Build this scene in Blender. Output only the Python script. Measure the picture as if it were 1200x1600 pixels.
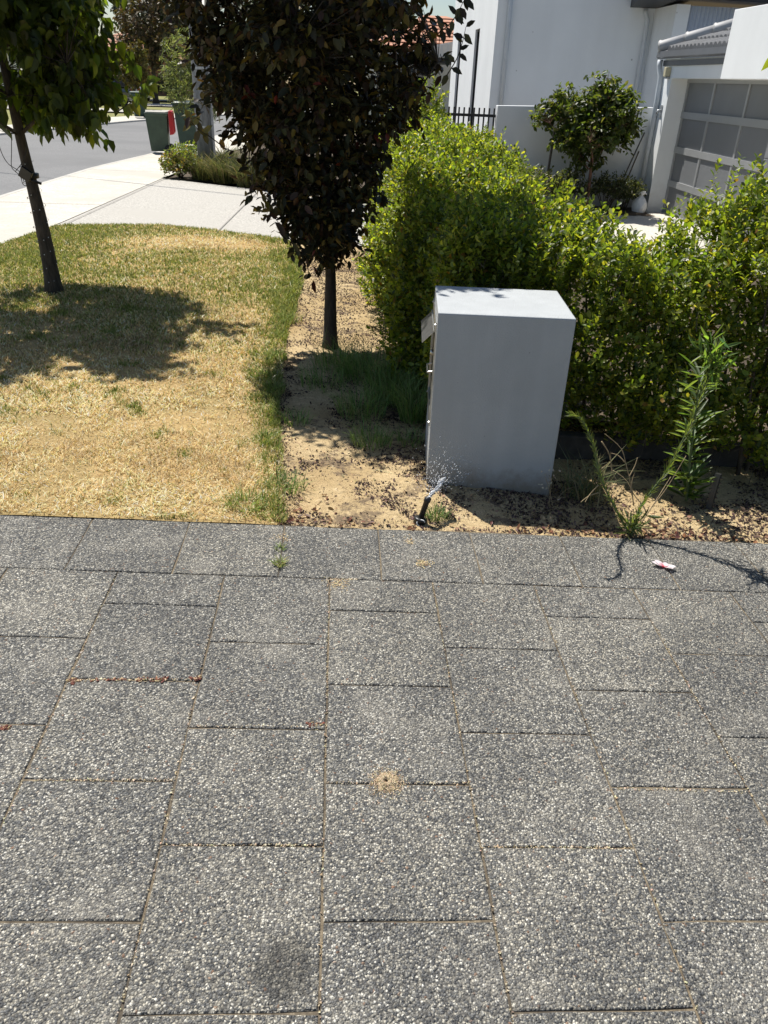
import bpy, math, random
import numpy as np
from mathutils import Matrix, Vector

# ------------------------------------------------------------------ reset
for o in list(bpy.data.objects): bpy.data.objects.remove(o)
S = bpy.context.scene
COL = S.collection
rng = np.random.default_rng(7); random.seed(7)

# ------------------------------------------------------------------ camera (solved from the paver joints and the verticals)
F = 1215.0                                   # focal length in pixels of the 1200 x 1600 photograph
CAM = np.array([0.060, 0.014, 1.6777])
M = np.array([[0.99825309, -0.0471728, 0.03557387], [-0.0080151, 0.48841286, 0.87257586], [0.05853658, 0.87133668, -0.48718155]])
cd = bpy.data.cameras.new('camera'); cam = bpy.data.objects.new('camera', cd); COL.objects.link(cam); S.camera = cam
cd.sensor_fit = 'VERTICAL'; cd.sensor_height = 32.0; cd.lens = F / 1600 * 32.0
cd.clip_start = 0.05; cd.clip_end = 3000
mw = Matrix.Identity(4)
for i in range(3):
    mw[i][0] = M[0][i]; mw[i][1] = M[1][i]; mw[i][2] = -M[2][i]; mw[i][3] = CAM[i]
cam.matrix_world = mw

# ------------------------------------------------------------------ world, sun, exposure
SUN = np.array([-0.25, 0.37, 0.835]); SUN /= np.linalg.norm(SUN)
ELEV = math.asin(SUN[2])
world = bpy.data.worlds.new('World'); S.world = world; world.use_nodes = True
wn = world.node_tree.nodes; wl = world.node_tree.links; wn.clear()
sky = wn.new('ShaderNodeTexSky'); sky.sky_type = 'NISHITA'; sky.sun_disc = False
sky.sun_elevation = ELEV; sky.sun_rotation = math.atan2(SUN[0], SUN[1])
sky.air_density = 1.0; sky.dust_density = 0.6; sky.ozone_density = 1.0
bg = wn.new('ShaderNodeBackground'); bg.inputs[1].default_value = 0.066
wo = wn.new('ShaderNodeOutputWorld'); wl.new(sky.outputs[0], bg.inputs[0]); wl.new(bg.outputs[0], wo.inputs[0])
sd = bpy.data.lights.new('sun', 'SUN'); sd.energy = 4.6; sd.angle = math.radians(0.53); sd.color = (1.0, 0.955, 0.88)
sun = bpy.data.objects.new('sun', sd); COL.objects.link(sun)
sun.rotation_euler = Vector(tuple(SUN)).to_track_quat('Z', 'Y').to_euler(); sun.location = (0, 0, 30)
S.view_settings.view_transform = 'Standard'; S.view_settings.look = 'None'
S.view_settings.exposure = 0.56; S.view_settings.gamma = 1.0
S.render.engine = 'CYCLES'
S.render.resolution_x = 768; S.render.resolution_y = 1024

# ------------------------------------------------------------------ lie of the land
TX, SY = 0.0358, 0.00838
def gz(x, y):
    return -TX * np.clip(x, -1.5, 3.5) - SY * np.clip(y, -5, 30)
def ray(x, y): return M.T @ np.array([(x - 600) / F, (800 - y) / F, 1.0])
def on(x, y, ax, v):
    d = ray(x, y); return CAM + d * ((v - CAM[ax]) / d[ax])
def ground(x, y, dz=0.0):
    d = ray(x, y); t = 3.0
    for _ in range(60):
        P = CAM + d * t; h = float(gz(P[0], P[1])) + dz
        t = (h - CAM[2]) / d[2]
    return CAM + d * t
def G(x, y, dz=0.0): return np.array([x, y, float(gz(x, y)) + dz])

def vnoise(x, y, s=1.0, seed=0):
    x = np.asarray(x, float) * s + seed * 17.3; y = np.asarray(y, float) * s - seed * 9.1
    xi = np.floor(x); yi = np.floor(y); fx = x - xi; fy = y - yi
    fx = fx * fx * (3 - 2 * fx); fy = fy * fy * (3 - 2 * fy)
    def h(a, b):
        v = np.sin(a * 127.1 + b * 311.7 + seed * 74.7) * 43758.5453; return v - np.floor(v)
    return (h(xi, yi) * (1 - fx) + h(xi + 1, yi) * fx) * (1 - fy) + (h(xi, yi + 1) * (1 - fx) + h(xi + 1, yi + 1) * fx) * fy
def fbm(x, y, s=1.0, seed=0, n=4):
    a = 0.0; w = 0.5; t = 0.0
    for i in range(n):
        a = a + w * vnoise(x, y, s, seed + i); t += w; s *= 2.1; w *= 0.5
    return a / t

# ------------------------------------------------------------------ materials
MATS = {}
def nt(name):
    m = bpy.data.materials.new(name); m.use_nodes = True; n = m.node_tree.nodes; l = m.node_tree.links
    b = n['Principled BSDF']; MATS[name] = m
    return m, n, l, b
def ramp(n, stops, mode='LINEAR'):
    r = n.new('ShaderNodeValToRGB'); r.color_ramp.interpolation = mode
    e = r.color_ramp.elements
    while len(e) > 1: e.remove(e[0])
    e[0].position = stops[0][0]; e[0].color = (*stops[0][1], 1)
    for p, c in stops[1:]:
        q = e.new(p); q.color = (*c, 1)
    return r
def tex(n, l, kind, scale, coord, **kw):
    t = n.new(kind); t.inputs['Scale'].default_value = scale
    for k, v in kw.items():
        if k in ('feature', 'distance', 'noise_dimensions'): setattr(t, k, v)
        else: t.inputs[k.replace('_', ' ')].default_value = v
    l.new(coord, t.inputs['Vector']); return t
def pos(n): return n.new('ShaderNodeNewGeometry').outputs['Position']
def mixc(n, l, fac, a, b, mode='MIX'):
    m = n.new('ShaderNodeMix'); m.data_type = 'RGBA'; m.blend_type = mode
    for s, v in ((0, fac), (6, a), (7, b)):
        if hasattr(v, 'is_output'): l.new(v, m.inputs[s])
        elif s == 0: m.inputs[0].default_value = v
        else: m.inputs[s].default_value = (*v, 1)
    return m.outputs[2]
def mth(n, l, op, a, b=0.0, clamp=False):
    m = n.new('ShaderNodeMath'); m.operation = op; m.use_clamp = clamp
    for i, v in ((0, a), (1, b)):
        if hasattr(v, 'is_output'): l.new(v, m.inputs[i])
        else: m.inputs[i].default_value = v
    return m.outputs[0]
def bump(n, l, b, h, strength, dist):
    bp = n.new('ShaderNodeBump'); bp.inputs['Strength'].default_value = strength; bp.inputs['Distance'].default_value = dist
    l.new(h, bp.inputs['Height']); l.new(bp.outputs[0], b.inputs['Normal']); return bp

def plain(name, col, rough=0.6, metal=0.0, var=0.12, scale=6.0, bmp=0.0, bscale=120.0, spec=0.5, coat=0.0):
    """painted / plastic / metal surface with uneven tone and fine relief"""
    m, n, l, b = nt(name); p = pos(n)
    t = tex(n, l, 'ShaderNodeTexNoise', scale, p, Detail=6.0, Roughness=0.6)
    lo = tuple(c * (1 - var) for c in col); hi = tuple(min(1, c * (1 + var)) for c in col)
    r = ramp(n, [(0.3, lo), (0.7, hi)]); l.new(t.outputs[0], r.inputs[0]); l.new(r.outputs[0], b.inputs['Base Color'])
    b.inputs['Roughness'].default_value = rough; b.inputs['Metallic'].default_value = metal
    b.inputs['Specular IOR Level'].default_value = spec; b.inputs['Coat Weight'].default_value = coat
    if bmp:
        t2 = tex(n, l, 'ShaderNodeTexNoise', bscale, p, Detail=4.0, Roughness=0.6); bump(n, l, b, t2.outputs[0], bmp, 0.004)
    return m

def aggregate(name):
    """exposed-aggregate paver: a bed of rounded blue-grey and cream stones"""
    m, n, l, b = nt(name); p = pos(n)
    nz = tex(n, l, 'ShaderNodeTexNoise', 90.0, p, Detail=2.0)
    vm = n.new('ShaderNodeVectorMath'); vm.operation = 'MULTIPLY_ADD'; l.new(nz.outputs[1], vm.inputs[0])
    vm.inputs[1].default_value = (0.006, 0.006, 0.0); l.new(p, vm.inputs[2]); q = vm.outputs[0]
    fl = n.new('ShaderNodeVectorMath'); fl.operation = 'MULTIPLY'; l.new(q, fl.inputs[0]); fl.inputs[1].default_value = (1, 1, 0.0); q = fl.outputs[0]
    v = tex(n, l, 'ShaderNodeTexVoronoi', 190.0, q, Randomness=1.0)
    v2 = tex(n, l, 'ShaderNodeTexVoronoi', 360.0, q, Randomness=1.0)
    sp = n.new('ShaderNodeSeparateColor'); l.new(v.outputs['Color'], sp.inputs[0])
    sp2 = n.new('ShaderNodeSeparateColor'); l.new(v2.outputs['Color'], sp2.inputs[0])
    big = tex(n, l, 'ShaderNodeTexNoise', 1.6, p, Detail=5.0, Roughness=0.6)
    sel = mth(n, l, 'ADD', sp.outputs[0], mth(n, l, 'MULTIPLY', mth(n, l, 'SUBTRACT', big.outputs[0], 0.5), 0.45))
    r = ramp(n, [(0.0, (0.065, 0.070, 0.078)), (0.16, (0.11, 0.116, 0.124)), (0.33, (0.18, 0.184, 0.187)), (0.50, (0.27, 0.268, 0.252)), (0.66, (0.37, 0.355, 0.31)), (0.82, (0.56, 0.53, 0.455)), (0.93, (0.76, 0.74, 0.67))], 'CONSTANT')
    l.new(sel, r.inputs[0])
    c = mixc(n, l, 0.10, r.outputs[0], (0.17, 0.165, 0.155))
    r2 = ramp(n, [(0.0, (0.55, 0.55, 0.55)), (1.0, (1.35, 1.33, 1.28))]); l.new(sp2.outputs[1], r2.inputs[0])
    c = mixc(n, l, 0.55, c, r2.outputs[0], 'MULTIPLY')
    # matrix between the stones: cement worn back and holding dust
    gapc = ramp(n, [(0.42, (0.0, 0.0, 0.0)), (0.62, (1, 1, 1))]); l.new(v.outputs['Distance'], gapc.inputs[0])
    c = mixc(n, l, mth(n, l, 'MULTIPLY', gapc.outputs[0], 0.6), c, (0.10, 0.092, 0.078))
    # rust flecks, weathering and one oil stain with its own outline
    st = ramp(n, [(0.9935, (0, 0, 0)), (0.996, (1, 1, 1))]); l.new(sp.outputs[2], st.inputs[0])
    c = mixc(n, l, mth(n, l, 'MULTIPLY', st.outputs[0], 0.5), c, (0.36, 0.18, 0.09))
    wz = tex(n, l, 'ShaderNodeTexNoise', 0.9, p, Detail=7.0, Roughness=0.65)
    wr = ramp(n, [(0.32, (0.80, 0.80, 0.80)), (0.68, (1.14, 1.13, 1.11))]); l.new(wz.outputs[0], wr.inputs[0])
    c = mixc(n, l, 1.0, c, wr.outputs[0], 'MULTIPLY')
    oi = n.new('ShaderNodeObjectInfo'); ro = ramp(n, [(0.0, (0.88, 0.885, 0.89)), (0.5, (0.98, 0.98, 0.975)), (1.0, (1.08, 1.07, 1.04))]); l.new(oi.outputs['Random'], ro.inputs[0])
    c = mixc(n, l, 1.0, c, ro.outputs[0], 'MULTIPLY')
    dz = tex(n, l, 'ShaderNodeTexNoise', 3.2, p, Detail=8.0, Roughness=0.7)
    dr_ = ramp(n, [(0.50, (0, 0, 0)), (0.72, (1, 1, 1))]); l.new(dz.outputs[0], dr_.inputs[0])
    c = mixc(n, l, mth(n, l, 'MULTIPLY', dr_.outputs[0], 0.45), c, (0.36, 0.335, 0.285))
    sx = n.new('ShaderNodeVectorMath'); sx.operation = 'DISTANCE'; l.new(p, sx.inputs[0]); sx.inputs[1].default_value = (-0.045, 1.0, -0.007)
    sn = tex(n, l, 'ShaderNodeTexNoise', 22.0, p, Detail=4.0)
    so = ramp(n, [(0.045, (1, 1, 1)), (0.095, (0, 0, 0))]); l.new(mth(n, l, 'ADD', sx.outputs['Value'], mth(n, l, 'MULTIPLY', mth(n, l, 'SUBTRACT', sn.outputs[0], 0.5), 0.07)), so.inputs[0])
    c = mixc(n, l, mth(n, l, 'MULTIPLY', so.outputs[0], 0.62), c, (0.045, 0.043, 0.038))
    l.new(c, b.inputs['Base Color']); b.inputs['Roughness'].default_value = 0.78; b.inputs['Specular IOR Level'].default_value = 0.35
    h = mth(n, l, 'SUBTRACT', 1.0, v.outputs['Distance'])
    h = mth(n, l, 'ADD', h, mth(n, l, 'MULTIPLY', sp.outputs[1], 0.55))
    h = mth(n, l, 'ADD', h, mth(n, l, 'MULTIPLY', v2.outputs['Distance'], -0.25))
    bump(n, l, b, h, 1.0, 0.006)
    return m
def granular(name, cols, scale, bmp=0.6, dist=0.004, rough=0.95, patch=None, patchscale=1.5):
    m, n, l, b = nt(name); p = pos(n)
    t = tex(n, l, 'ShaderNodeTexNoise', scale, p, Detail=8.0, Roughness=0.75)
    k = len(cols); r = ramp(n, [(0.3 + 0.4 * i / (k - 1), c) for i, c in enumerate(cols)]); l.new(t.outputs[0], r.inputs[0]); c = r.outputs[0]
    t3 = tex(n, l, 'ShaderNodeTexNoise', scale * 7, p, Detail=3.0)
    r3 = ramp(n, [(0.3, (0.78, 0.78, 0.78)), (0.7, (1.2, 1.2, 1.2))]); l.new(t3.outputs[0], r3.inputs[0]); c = mixc(n, l, 1.0, c, r3.outputs[0], 'MULTIPLY')
    if patch:
        t2 = tex(n, l, 'ShaderNodeTexNoise', patchscale, p, Detail=6.0, Roughness=0.6)
        r2 = ramp(n, [(0.46, (0, 0, 0)), (0.62, (1, 1, 1))]); l.new(t2.outputs[0], r2.inputs[0]); c = mixc(n, l, r2.outputs[0], c, patch)
    l.new(c, b.inputs['Base Color']); b.inputs['Roughness'].default_value = rough; b.inputs['Specular IOR Level'].default_value = 0.25
    h = mth(n, l, 'ADD', t.outputs[0], mth(n, l, 'MULTIPLY', t3.outputs[0], 0.4)); bump(n, l, b, h, bmp, dist)
    return m
def leafmat(name, rough=0.42, trans=0.38, tint=(1.25, 1.15, 0.45), spec=0.45, face=1.0):
    m, n, l, b = nt(name)
    a = n.new('ShaderNodeAttribute'); a.attribute_name = 'Col'
    l.new(mixc(n, l, 1.0, a.outputs['Color'], (face, face, face), 'MULTIPLY'), b.inputs['Base Color']); b.inputs['Roughness'].default_value = rough; b.inputs['Specular IOR Level'].default_value = spec
    tr = n.new('ShaderNodeBsdfTranslucent'); l.new(mixc(n, l, 1.0, a.outputs['Color'], tint, 'MULTIPLY'), tr.inputs[0])
    mx = n.new('ShaderNodeMixShader'); mx.inputs[0].default_value = trans
    l.new(b.outputs[0], mx.inputs[1]); l.new(tr.outputs[0], mx.inputs[2]); l.new(mx.outputs[0], n['Material Output'].inputs[0])
    return m
def bark(name, c1, c2, sc=30.0):
    m, n, l, b = nt(name); p = pos(n)
    mp = n.new('ShaderNodeMapping'); mp.inputs['Scale'].default_value = (1, 1, 0.22); l.new(p, mp.inputs[0])
    t = tex(n, l, 'ShaderNodeTexNoise', sc, mp.outputs[0], Detail=7.0, Roughness=0.7)
    r = ramp(n, [(0.35, c1), (0.7, c2)]); l.new(t.outputs[0], r.inputs[0]); l.new(r.outputs[0], b.inputs['Base Color']); b.inputs['Roughness'].default_value = 0.9
    bump(n, l, b, t.outputs[0], 0.8, 0.012); return m
def attrmat(name, rough=0.9, spec=0.2):
    m, n, l, b = nt(name); a = n.new('ShaderNodeAttribute'); a.attribute_name = 'Col'
    l.new(a.outputs['Color'], b.inputs['Base Color']); b.inputs['Roughness'].default_value = rough; b.inputs['Specular IOR Level'].default_value = spec; return m

aggregate('aggregate')
granular('joint_sand', [(0.07, 0.056, 0.04), (0.17, 0.138, 0.095), (0.34, 0.28, 0.195)], 60.0, patch=(0.07, 0.06, 0.048), patchscale=2.6)
granular('bed_sand', [(0.38, 0.285, 0.155), (0.53, 0.40, 0.22), (0.67, 0.53, 0.32)], 22.0, 1.0, 0.016, patch=(0.42, 0.30, 0.15), patchscale=1.1)
m = MATS['bed_sand']; n = m.node_tree.nodes; l = m.node_tree.links; b = n['Principled BSDF']; src = b.inputs['Base Color'].links[0].from_socket; p = pos(n)
t_a = tex(n, l, 'ShaderNodeTexNoise', 2.6, p, Detail=11.0, Roughness=0.72); r_a = ramp(n, [(0.545, (0, 0, 0)), (0.585, (1, 1, 1))]); l.new(t_a.outputs[0], r_a.inputs[0])
t_b = tex(n, l, 'ShaderNodeTexNoise', 60.0, p, Detail=4.0, Roughness=0.7); r_b = ramp(n, [(0.40, (0.06, 0.045, 0.038)), (0.62, (0.24, 0.17, 0.11))]); l.new(t_b.outputs[0], r_b.inputs[0])
l.new(mixc(n, l, mth(n, l, 'MULTIPLY', r_a.outputs[0], 0.8), src, r_b.outputs[0]), b.inputs['Base Color'])
granular('lawn_soil', [(0.28, 0.19, 0.085), (0.46, 0.325, 0.145), (0.62, 0.46, 0.23)], 45.0, 0.9, 0.012, patch=(0.33, 0.25, 0.11), patchscale=0.9)
granular('mound_sand', [(0.34, 0.26, 0.16), (0.45, 0.355, 0.22), (0.54, 0.44, 0.29)], 90.0, 1.0, 0.004)
granular('earth', [(0.16, 0.12, 0.07), (0.24, 0.18, 0.10), (0.32, 0.24, 0.13)], 2.0, 0.4, 0.02)
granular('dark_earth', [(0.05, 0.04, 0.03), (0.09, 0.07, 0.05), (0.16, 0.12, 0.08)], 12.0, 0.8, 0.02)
granular('concrete_path', [(0.46, 0.435, 0.375), (0.55, 0.52, 0.455), (0.62, 0.59, 0.52)], 5.0, 0.25, 0.003, 0.85, patch=(0.47, 0.445, 0.39), patchscale=0.7)
granular('pale_aggregate', [(0.22, 0.21, 0.19), (0.43, 0.41, 0.37), (0.63, 0.605, 0.55)], 38.0, 0.5, 0.003, 0.85, patch=(0.42, 0.40, 0.36), patchscale=0.5)
granular('asphalt', [(0.13, 0.13, 0.13), (0.19, 0.19, 0.19), (0.26, 0.255, 0.25)], 30.0, 0.5, 0.004, 0.85, patch=(0.165, 0.165, 0.165), patchscale=0.35)
granular('verge', [(0.14, 0.15, 0.05), (0.22, 0.22, 0.08), (0.34, 0.29, 0.13)], 3.0, 0.8, 0.03)
plain('kerb', (0.46, 0.44, 0.40), 0.85, var=0.12, bmp=0.2)
plain('groove', (0.20, 0.185, 0.165), 0.9)
plain('letterbox_render', (0.42, 0.44, 0.45), 0.8, var=0.05, scale=4.0, bmp=0.7, bscale=170.0, spec=0.3)
def grime(m, base, top, colr, sc, amt, streak=1.0):
    """soil splash climbing unevenly from the foot, run-off streaks and pinholes"""
    m = MATS[m]; n = m.node_tree.nodes; l = m.node_tree.links; b = n['Principled BSDF']; src = b.inputs['Base Color'].links[0].from_socket
    p = pos(n); sz = n.new('ShaderNodeSeparateXYZ'); l.new(p, sz.inputs[0]); t = tex(n, l, 'ShaderNodeTexNoise', sc, p, Detail=8.0, Roughness=0.75)
    h = mth(n, l, 'ADD', sz.outputs[2], mth(n, l, 'MULTIPLY', mth(n, l, 'SUBTRACT', t.outputs[0], 0.5), (top - base) * 2.4))
    mr = n.new('ShaderNodeMapRange'); mr.inputs[1].default_value = base; mr.inputs[2].default_value = top; mr.inputs[3].default_value = amt; mr.inputs[4].default_value = 0.0; l.new(h, mr.inputs[0])
    c = mixc(n, l, mr.outputs[0], src, colr)
    mp = n.new('ShaderNodeMapping'); mp.inputs['Scale'].default_value = (1, 1, 0.06); l.new(p, mp.inputs[0]); t2 = tex(n, l, 'ShaderNodeTexNoise', sc * 1.6, mp.outputs[0], Detail=6.0)
    r2 = ramp(n, [(0.35, (1 - .1 * streak,) * 3), (0.65, (1 + .04 * streak,) * 3)]); l.new(t2.outputs[0], r2.inputs[0]); c = mixc(n, l, 1.0, c, r2.outputs[0], 'MULTIPLY')
    v = tex(n, l, 'ShaderNodeTexVoronoi', sc * 1.3, p); rv = ramp(n, [(0.02, (1, 1, 1)), (0.045, (0, 0, 0))]); l.new(v.outputs['Distance'], rv.inputs[0]); c = mixc(n, l, mth(n, l, 'MULTIPLY', rv.outputs[0], 0.6), c, (0.12, 0.11, 0.10))
    l.new(c, b.inputs['Base Color'])
grime('letterbox_render', -0.06, 0.06, (0.24, 0.19, 0.13), 9.0, 0.75, 0.45)
plain('wall_white', (0.84, 0.865, 0.88), 0.75, var=0.03, scale=1.3, bmp=0.15, bscale=90.0, spec=0.3)
plain('wall_grey', (0.70, 0.72, 0.73), 0.8, var=0.06, scale=1.3, bmp=0.2, bscale=90.0, spec=0.3)
grime('wall_white', -0.3, 0.25, (0.48, 0.45, 0.40), 1.6, 0.5, 0.3); grime('wall_grey', -0.3, 0.3, (0.36, 0.34, 0.31), 1.6, 0.6, 0.4)
plain('steel', (0.56, 0.56, 0.54), 0.34, 1.0, var=0.12, scale=25.0, bmp=0.08, bscale=80.0)
plain('dark_steel', (0.10, 0.10, 0.10), 0.4, 0.8, var=0.2, scale=20.0)
plain('black_metal', (0.022, 0.023, 0.026), 0.45, 0.3, var=0.2)
plain('black_plastic', (0.015, 0.015, 0.016), 0.42, var=0.25, scale=40.0, bmp=0.1)
plain('white_plastic', (0.75, 0.75, 0.73), 0.5, var=0.06, bmp=0.1)
plain('bin_green', (0.045, 0.075, 0.045), 0.5, var=0.18, scale=8.0, bmp=0.1)
plain('bin_dark_green', (0.028, 0.06, 0.042), 0.5, var=0.18, scale=8.0, bmp=0.1)
plain('bin_red', (0.50, 0.022, 0.03), 0.42, var=0.12, scale=10.0)
plain('rubber', (0.012, 0.012, 0.012), 0.75)
plain('gutter', (0.13, 0.135, 0.145), 0.35, 0.2, var=0.08)
plain('roof_tile', (0.10, 0.104, 0.112), 0.5, var=0.22, scale=5.0, bmp=0.2)
plain('cap_tile', (0.42, 0.42, 0.42), 0.55, var=0.12, scale=5.0)
plain('corrugated', (0.42, 0.47, 0.56), 0.42, 0.3, var=0.06)
plain('door_panel', (0.20, 0.208, 0.22), 0.4, 0.1, var=0.06, scale=2.0)
plain('door_frame', (0.42, 0.43, 0.44), 0.4, 0.4, var=0.06, scale=2.0)
plain('downpipe', (0.58, 0.62, 0.66), 0.5, var=0.05)
plain('stone_pillar', (0.20, 0.205, 0.215), 0.6, var=0.2, scale=9.0, bmp=0.2)
plain('lamp_glass', (0.55, 0.50, 0.34), 0.35, var=0.1)
plain('terracotta', (0.42, 0.20, 0.12), 0.8, var=0.3, scale=3.0)
plain('grey_tile', (0.30, 0.26, 0.24), 0.8, var=0.25, scale=3.0)
plain('brick', (0.30, 0.16, 0.10), 0.85, var=0.25, scale=12.0)
plain('timber_sleeper', (0.055, 0.05, 0.045), 0.9, var=0.4, scale=14.0, bmp=0.6, bscale=40.0)
plain('galvanised', (0.42, 0.44, 0.46), 0.45, 0.7, var=0.15, scale=12.0)
plain('car_white', (0.72, 0.73, 0.75), 0.25, 0.1, var=0.03, coat=0.6)
plain('car_dark', (0.05, 0.055, 0.065), 0.25, 0.3, var=0.05, coat=0.6)
plain('bag_plastic', (0.80, 0.81, 0.82), 0.4, var=0.05, spec=0.5)
m, n, l, b = nt('glass'); b.inputs['Base Color'].default_value = (0.012, 0.014, 0.018, 1); b.inputs['Roughness'].default_value = 0.06; b.inputs['Specular IOR Level'].default_value = 0.7
m, n, l, b = nt('tail_lamp'); b.inputs['Base Color'].default_value = (0.35, 0.02, 0.02, 1); b.inputs['Roughness'].default_value = 0.2
m, n, l, b = nt('water'); b.inputs['Base Color'].default_value = (0.95, 0.97, 1, 1); b.inputs['Roughness'].default_value = 0.05; b.inputs['IOR'].default_value = 1.33; b.inputs['Transmission Weight'].default_value = 0.6
bark('bark_dark', (0.022, 0.018, 0.015), (0.075, 0.062, 0.052))
bark('bark_grey', (0.035, 0.028, 0.022), (0.11, 0.09, 0.07), 40.0)
bark('bark_red', (0.12, 0.055, 0.035), (0.24, 0.13, 0.09), 40.0)
bark('pole_wood', (0.14, 0.145, 0.15), (0.30, 0.305, 0.31), 16.0)
bark('stem_green', (0.09, 0.13, 0.045), (0.16, 0.20, 0.075), 60.0)
bark('stem_dry', (0.30, 0.22, 0.12), (0.48, 0.37, 0.22), 60.0)
bark('stem_brown', (0.07, 0.055, 0.04), (0.14, 0.11, 0.08), 60.0)
leafmat('leaf', 0.42, 0.50, (1.55, 1.5, 0.45), 0.45, 0.62); leafmat('leaf_dark', 0.45, 0.14, (1.5, 1.05, 0.4), 0.32); leafmat('leaf_far', 0.6, 0.2)
leafmat('grass', 0.6, 0.28, (1.1, 1.05, 0.6), 0.25); leafmat('petal', 0.5, 0.3, (1, 1, 1), 0.3)
attrmat('chips')

# ------------------------------------------------------------------ building blocks
ORG = {}
def setp(o, label=None, cat=None, group=None, kind=None):
    if label: o['label'] = label
    if cat: o['category'] = cat
    if group: o['group'] = group
    if kind: o['kind'] = kind
    return o
def thing(name, label, cat, loc, group=None):
    o = bpy.data.objects.new(name, None); COL.objects.link(o); o.empty_display_size = 0.1
    o.location = tuple(float(v) for v in loc); ORG[o.name] = np.array(loc, float); return setp(o, label, cat, group)
class MB:
    def __init__(s): s.v = []; s.f = []
    def add(s, vs, fs):
        k = len(s.v); s.v += [tuple(float(c) for c in q) for q in vs]; s.f += [tuple(k + i for i in f) for f in fs]; return s
    def box(s, a, b, R=None, c=None):
        (x0, y0, z0), (x1, y1, z1) = a, b
        vs = [(x, y, z) for z in (z0, z1) for y in (y0, y1) for x in (x0, x1)]
        if R is not None: vs = [tuple(np.array(c) + R @ np.array(q)) for q in vs]
        return s.add(vs, [(0, 2, 3, 1), (4, 5, 7, 6), (0, 1, 5, 4), (2, 6, 7, 3), (0, 4, 6, 2), (1, 3, 7, 5)])
    def prism(s, poly, ax, a, b):
        """extrude a 2-D polygon along axis ax from a to b"""
        def up(p, t):
            q = list(p); q.insert(ax, t); return tuple(q)
        k = len(poly); vs = [up(p, a) for p in poly] + [up(p, b) for p in poly]
        return s.add(vs, [tuple(range(k))[::-1], tuple(range(k, 2 * k))] + [(i, (i + 1) % k, k + (i + 1) % k, k + i) for i in range(k)])
    def tube(s, pts, rad, sides=8, cap=True):
        pts = [np.array(p, float) for p in pts]; k = len(pts)
        if not hasattr(rad, '__len__'): rad = [rad] * k
        d0 = pts[1] - pts[0]; ref = np.array([1.0, 0, 0]) if abs(d0[0]) < 0.8 * np.linalg.norm(d0) else np.array([0, 1.0, 0]); vs = []; fs = []
        for i in range(k):
            d = pts[min(i + 1, k - 1)] - pts[max(i - 1, 0)]; d = d / (np.linalg.norm(d) + 1e-9)
            u = ref - d * (ref @ d); u /= np.linalg.norm(u) + 1e-9; w = np.cross(d, u); ref = u
            for j in range(sides):
                a = 2 * math.pi * j / sides; vs.append(pts[i] + rad[i] * (math.cos(a) * u + math.sin(a) * w))
        for i in range(k - 1):
            for j in range(sides):
                a, b_ = i * sides + j, i * sides + (j + 1) % sides; fs.append((a, b_, b_ + sides, a + sides))
        if cap: fs += [tuple(range(sides))[::-1], tuple(range((k - 1) * sides, k * sides))]
        return s.add(vs, fs)
    def lathe(s, prof, c, sides=16, axis=(0, 0, 1)):
        ax = np.array(axis, float); ax /= np.linalg.norm(ax); ref = np.array([1.0, 0, 0]) if abs(ax[0]) < 0.8 else np.array([0, 1.0, 0])
        u = ref - ax * (ref @ ax); u /= np.linalg.norm(u); w = np.cross(ax, u); vs = []; fs = []; k = len(prof)
        for r, h in prof:
            for j in range(sides):
                a = 2 * math.pi * j / sides; vs.append(np.array(c) + ax * h + r * (math.cos(a) * u + math.sin(a) * w))
        for i in range(k - 1):
            for j in range(sides):
                a, b_ = i * sides + j, i * sides + (j + 1) % sides; fs.append((a, b_, b_ + sides, a + sides))
        fs += [tuple(range(sides))[::-1], tuple(range((k - 1) * sides, k * sides))]
        return s.add(vs, fs)
def link(name, me, mat, parent=None, smooth=False):
    if mat: me.materials.append(MATS[mat])
    if smooth: me.polygons.foreach_set('use_smooth', [True] * len(me.polygons))
    o = bpy.data.objects.new(name, me); COL.objects.link(o)
    if parent is not None: o.parent = parent
    return o
def build(name, mb, mat, parent=None, smooth=False, loc=None, bevel=0.0):
    """mesh object from world coordinates; a child is stored relative to its thing"""
    org = ORG.get(parent.name, np.zeros(3)) if parent is not None else (np.array(loc, float) if loc is not None else np.zeros(3))
    v = np.array(mb.v) - org
    me = bpy.data.meshes.new(name); me.from_pydata([tuple(q) for q in v], [], mb.f); me.update()
    o = link(name, me, mat, parent, smooth)
    if parent is None and loc is not None: o.location = tuple(org)
    ORG[o.name] = org
    if bevel:
        md = o.modifiers.new('bevel', 'BEVEL'); md.width = bevel; md.segments = 2; md.limit_method = 'ANGLE'
    return o
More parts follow.
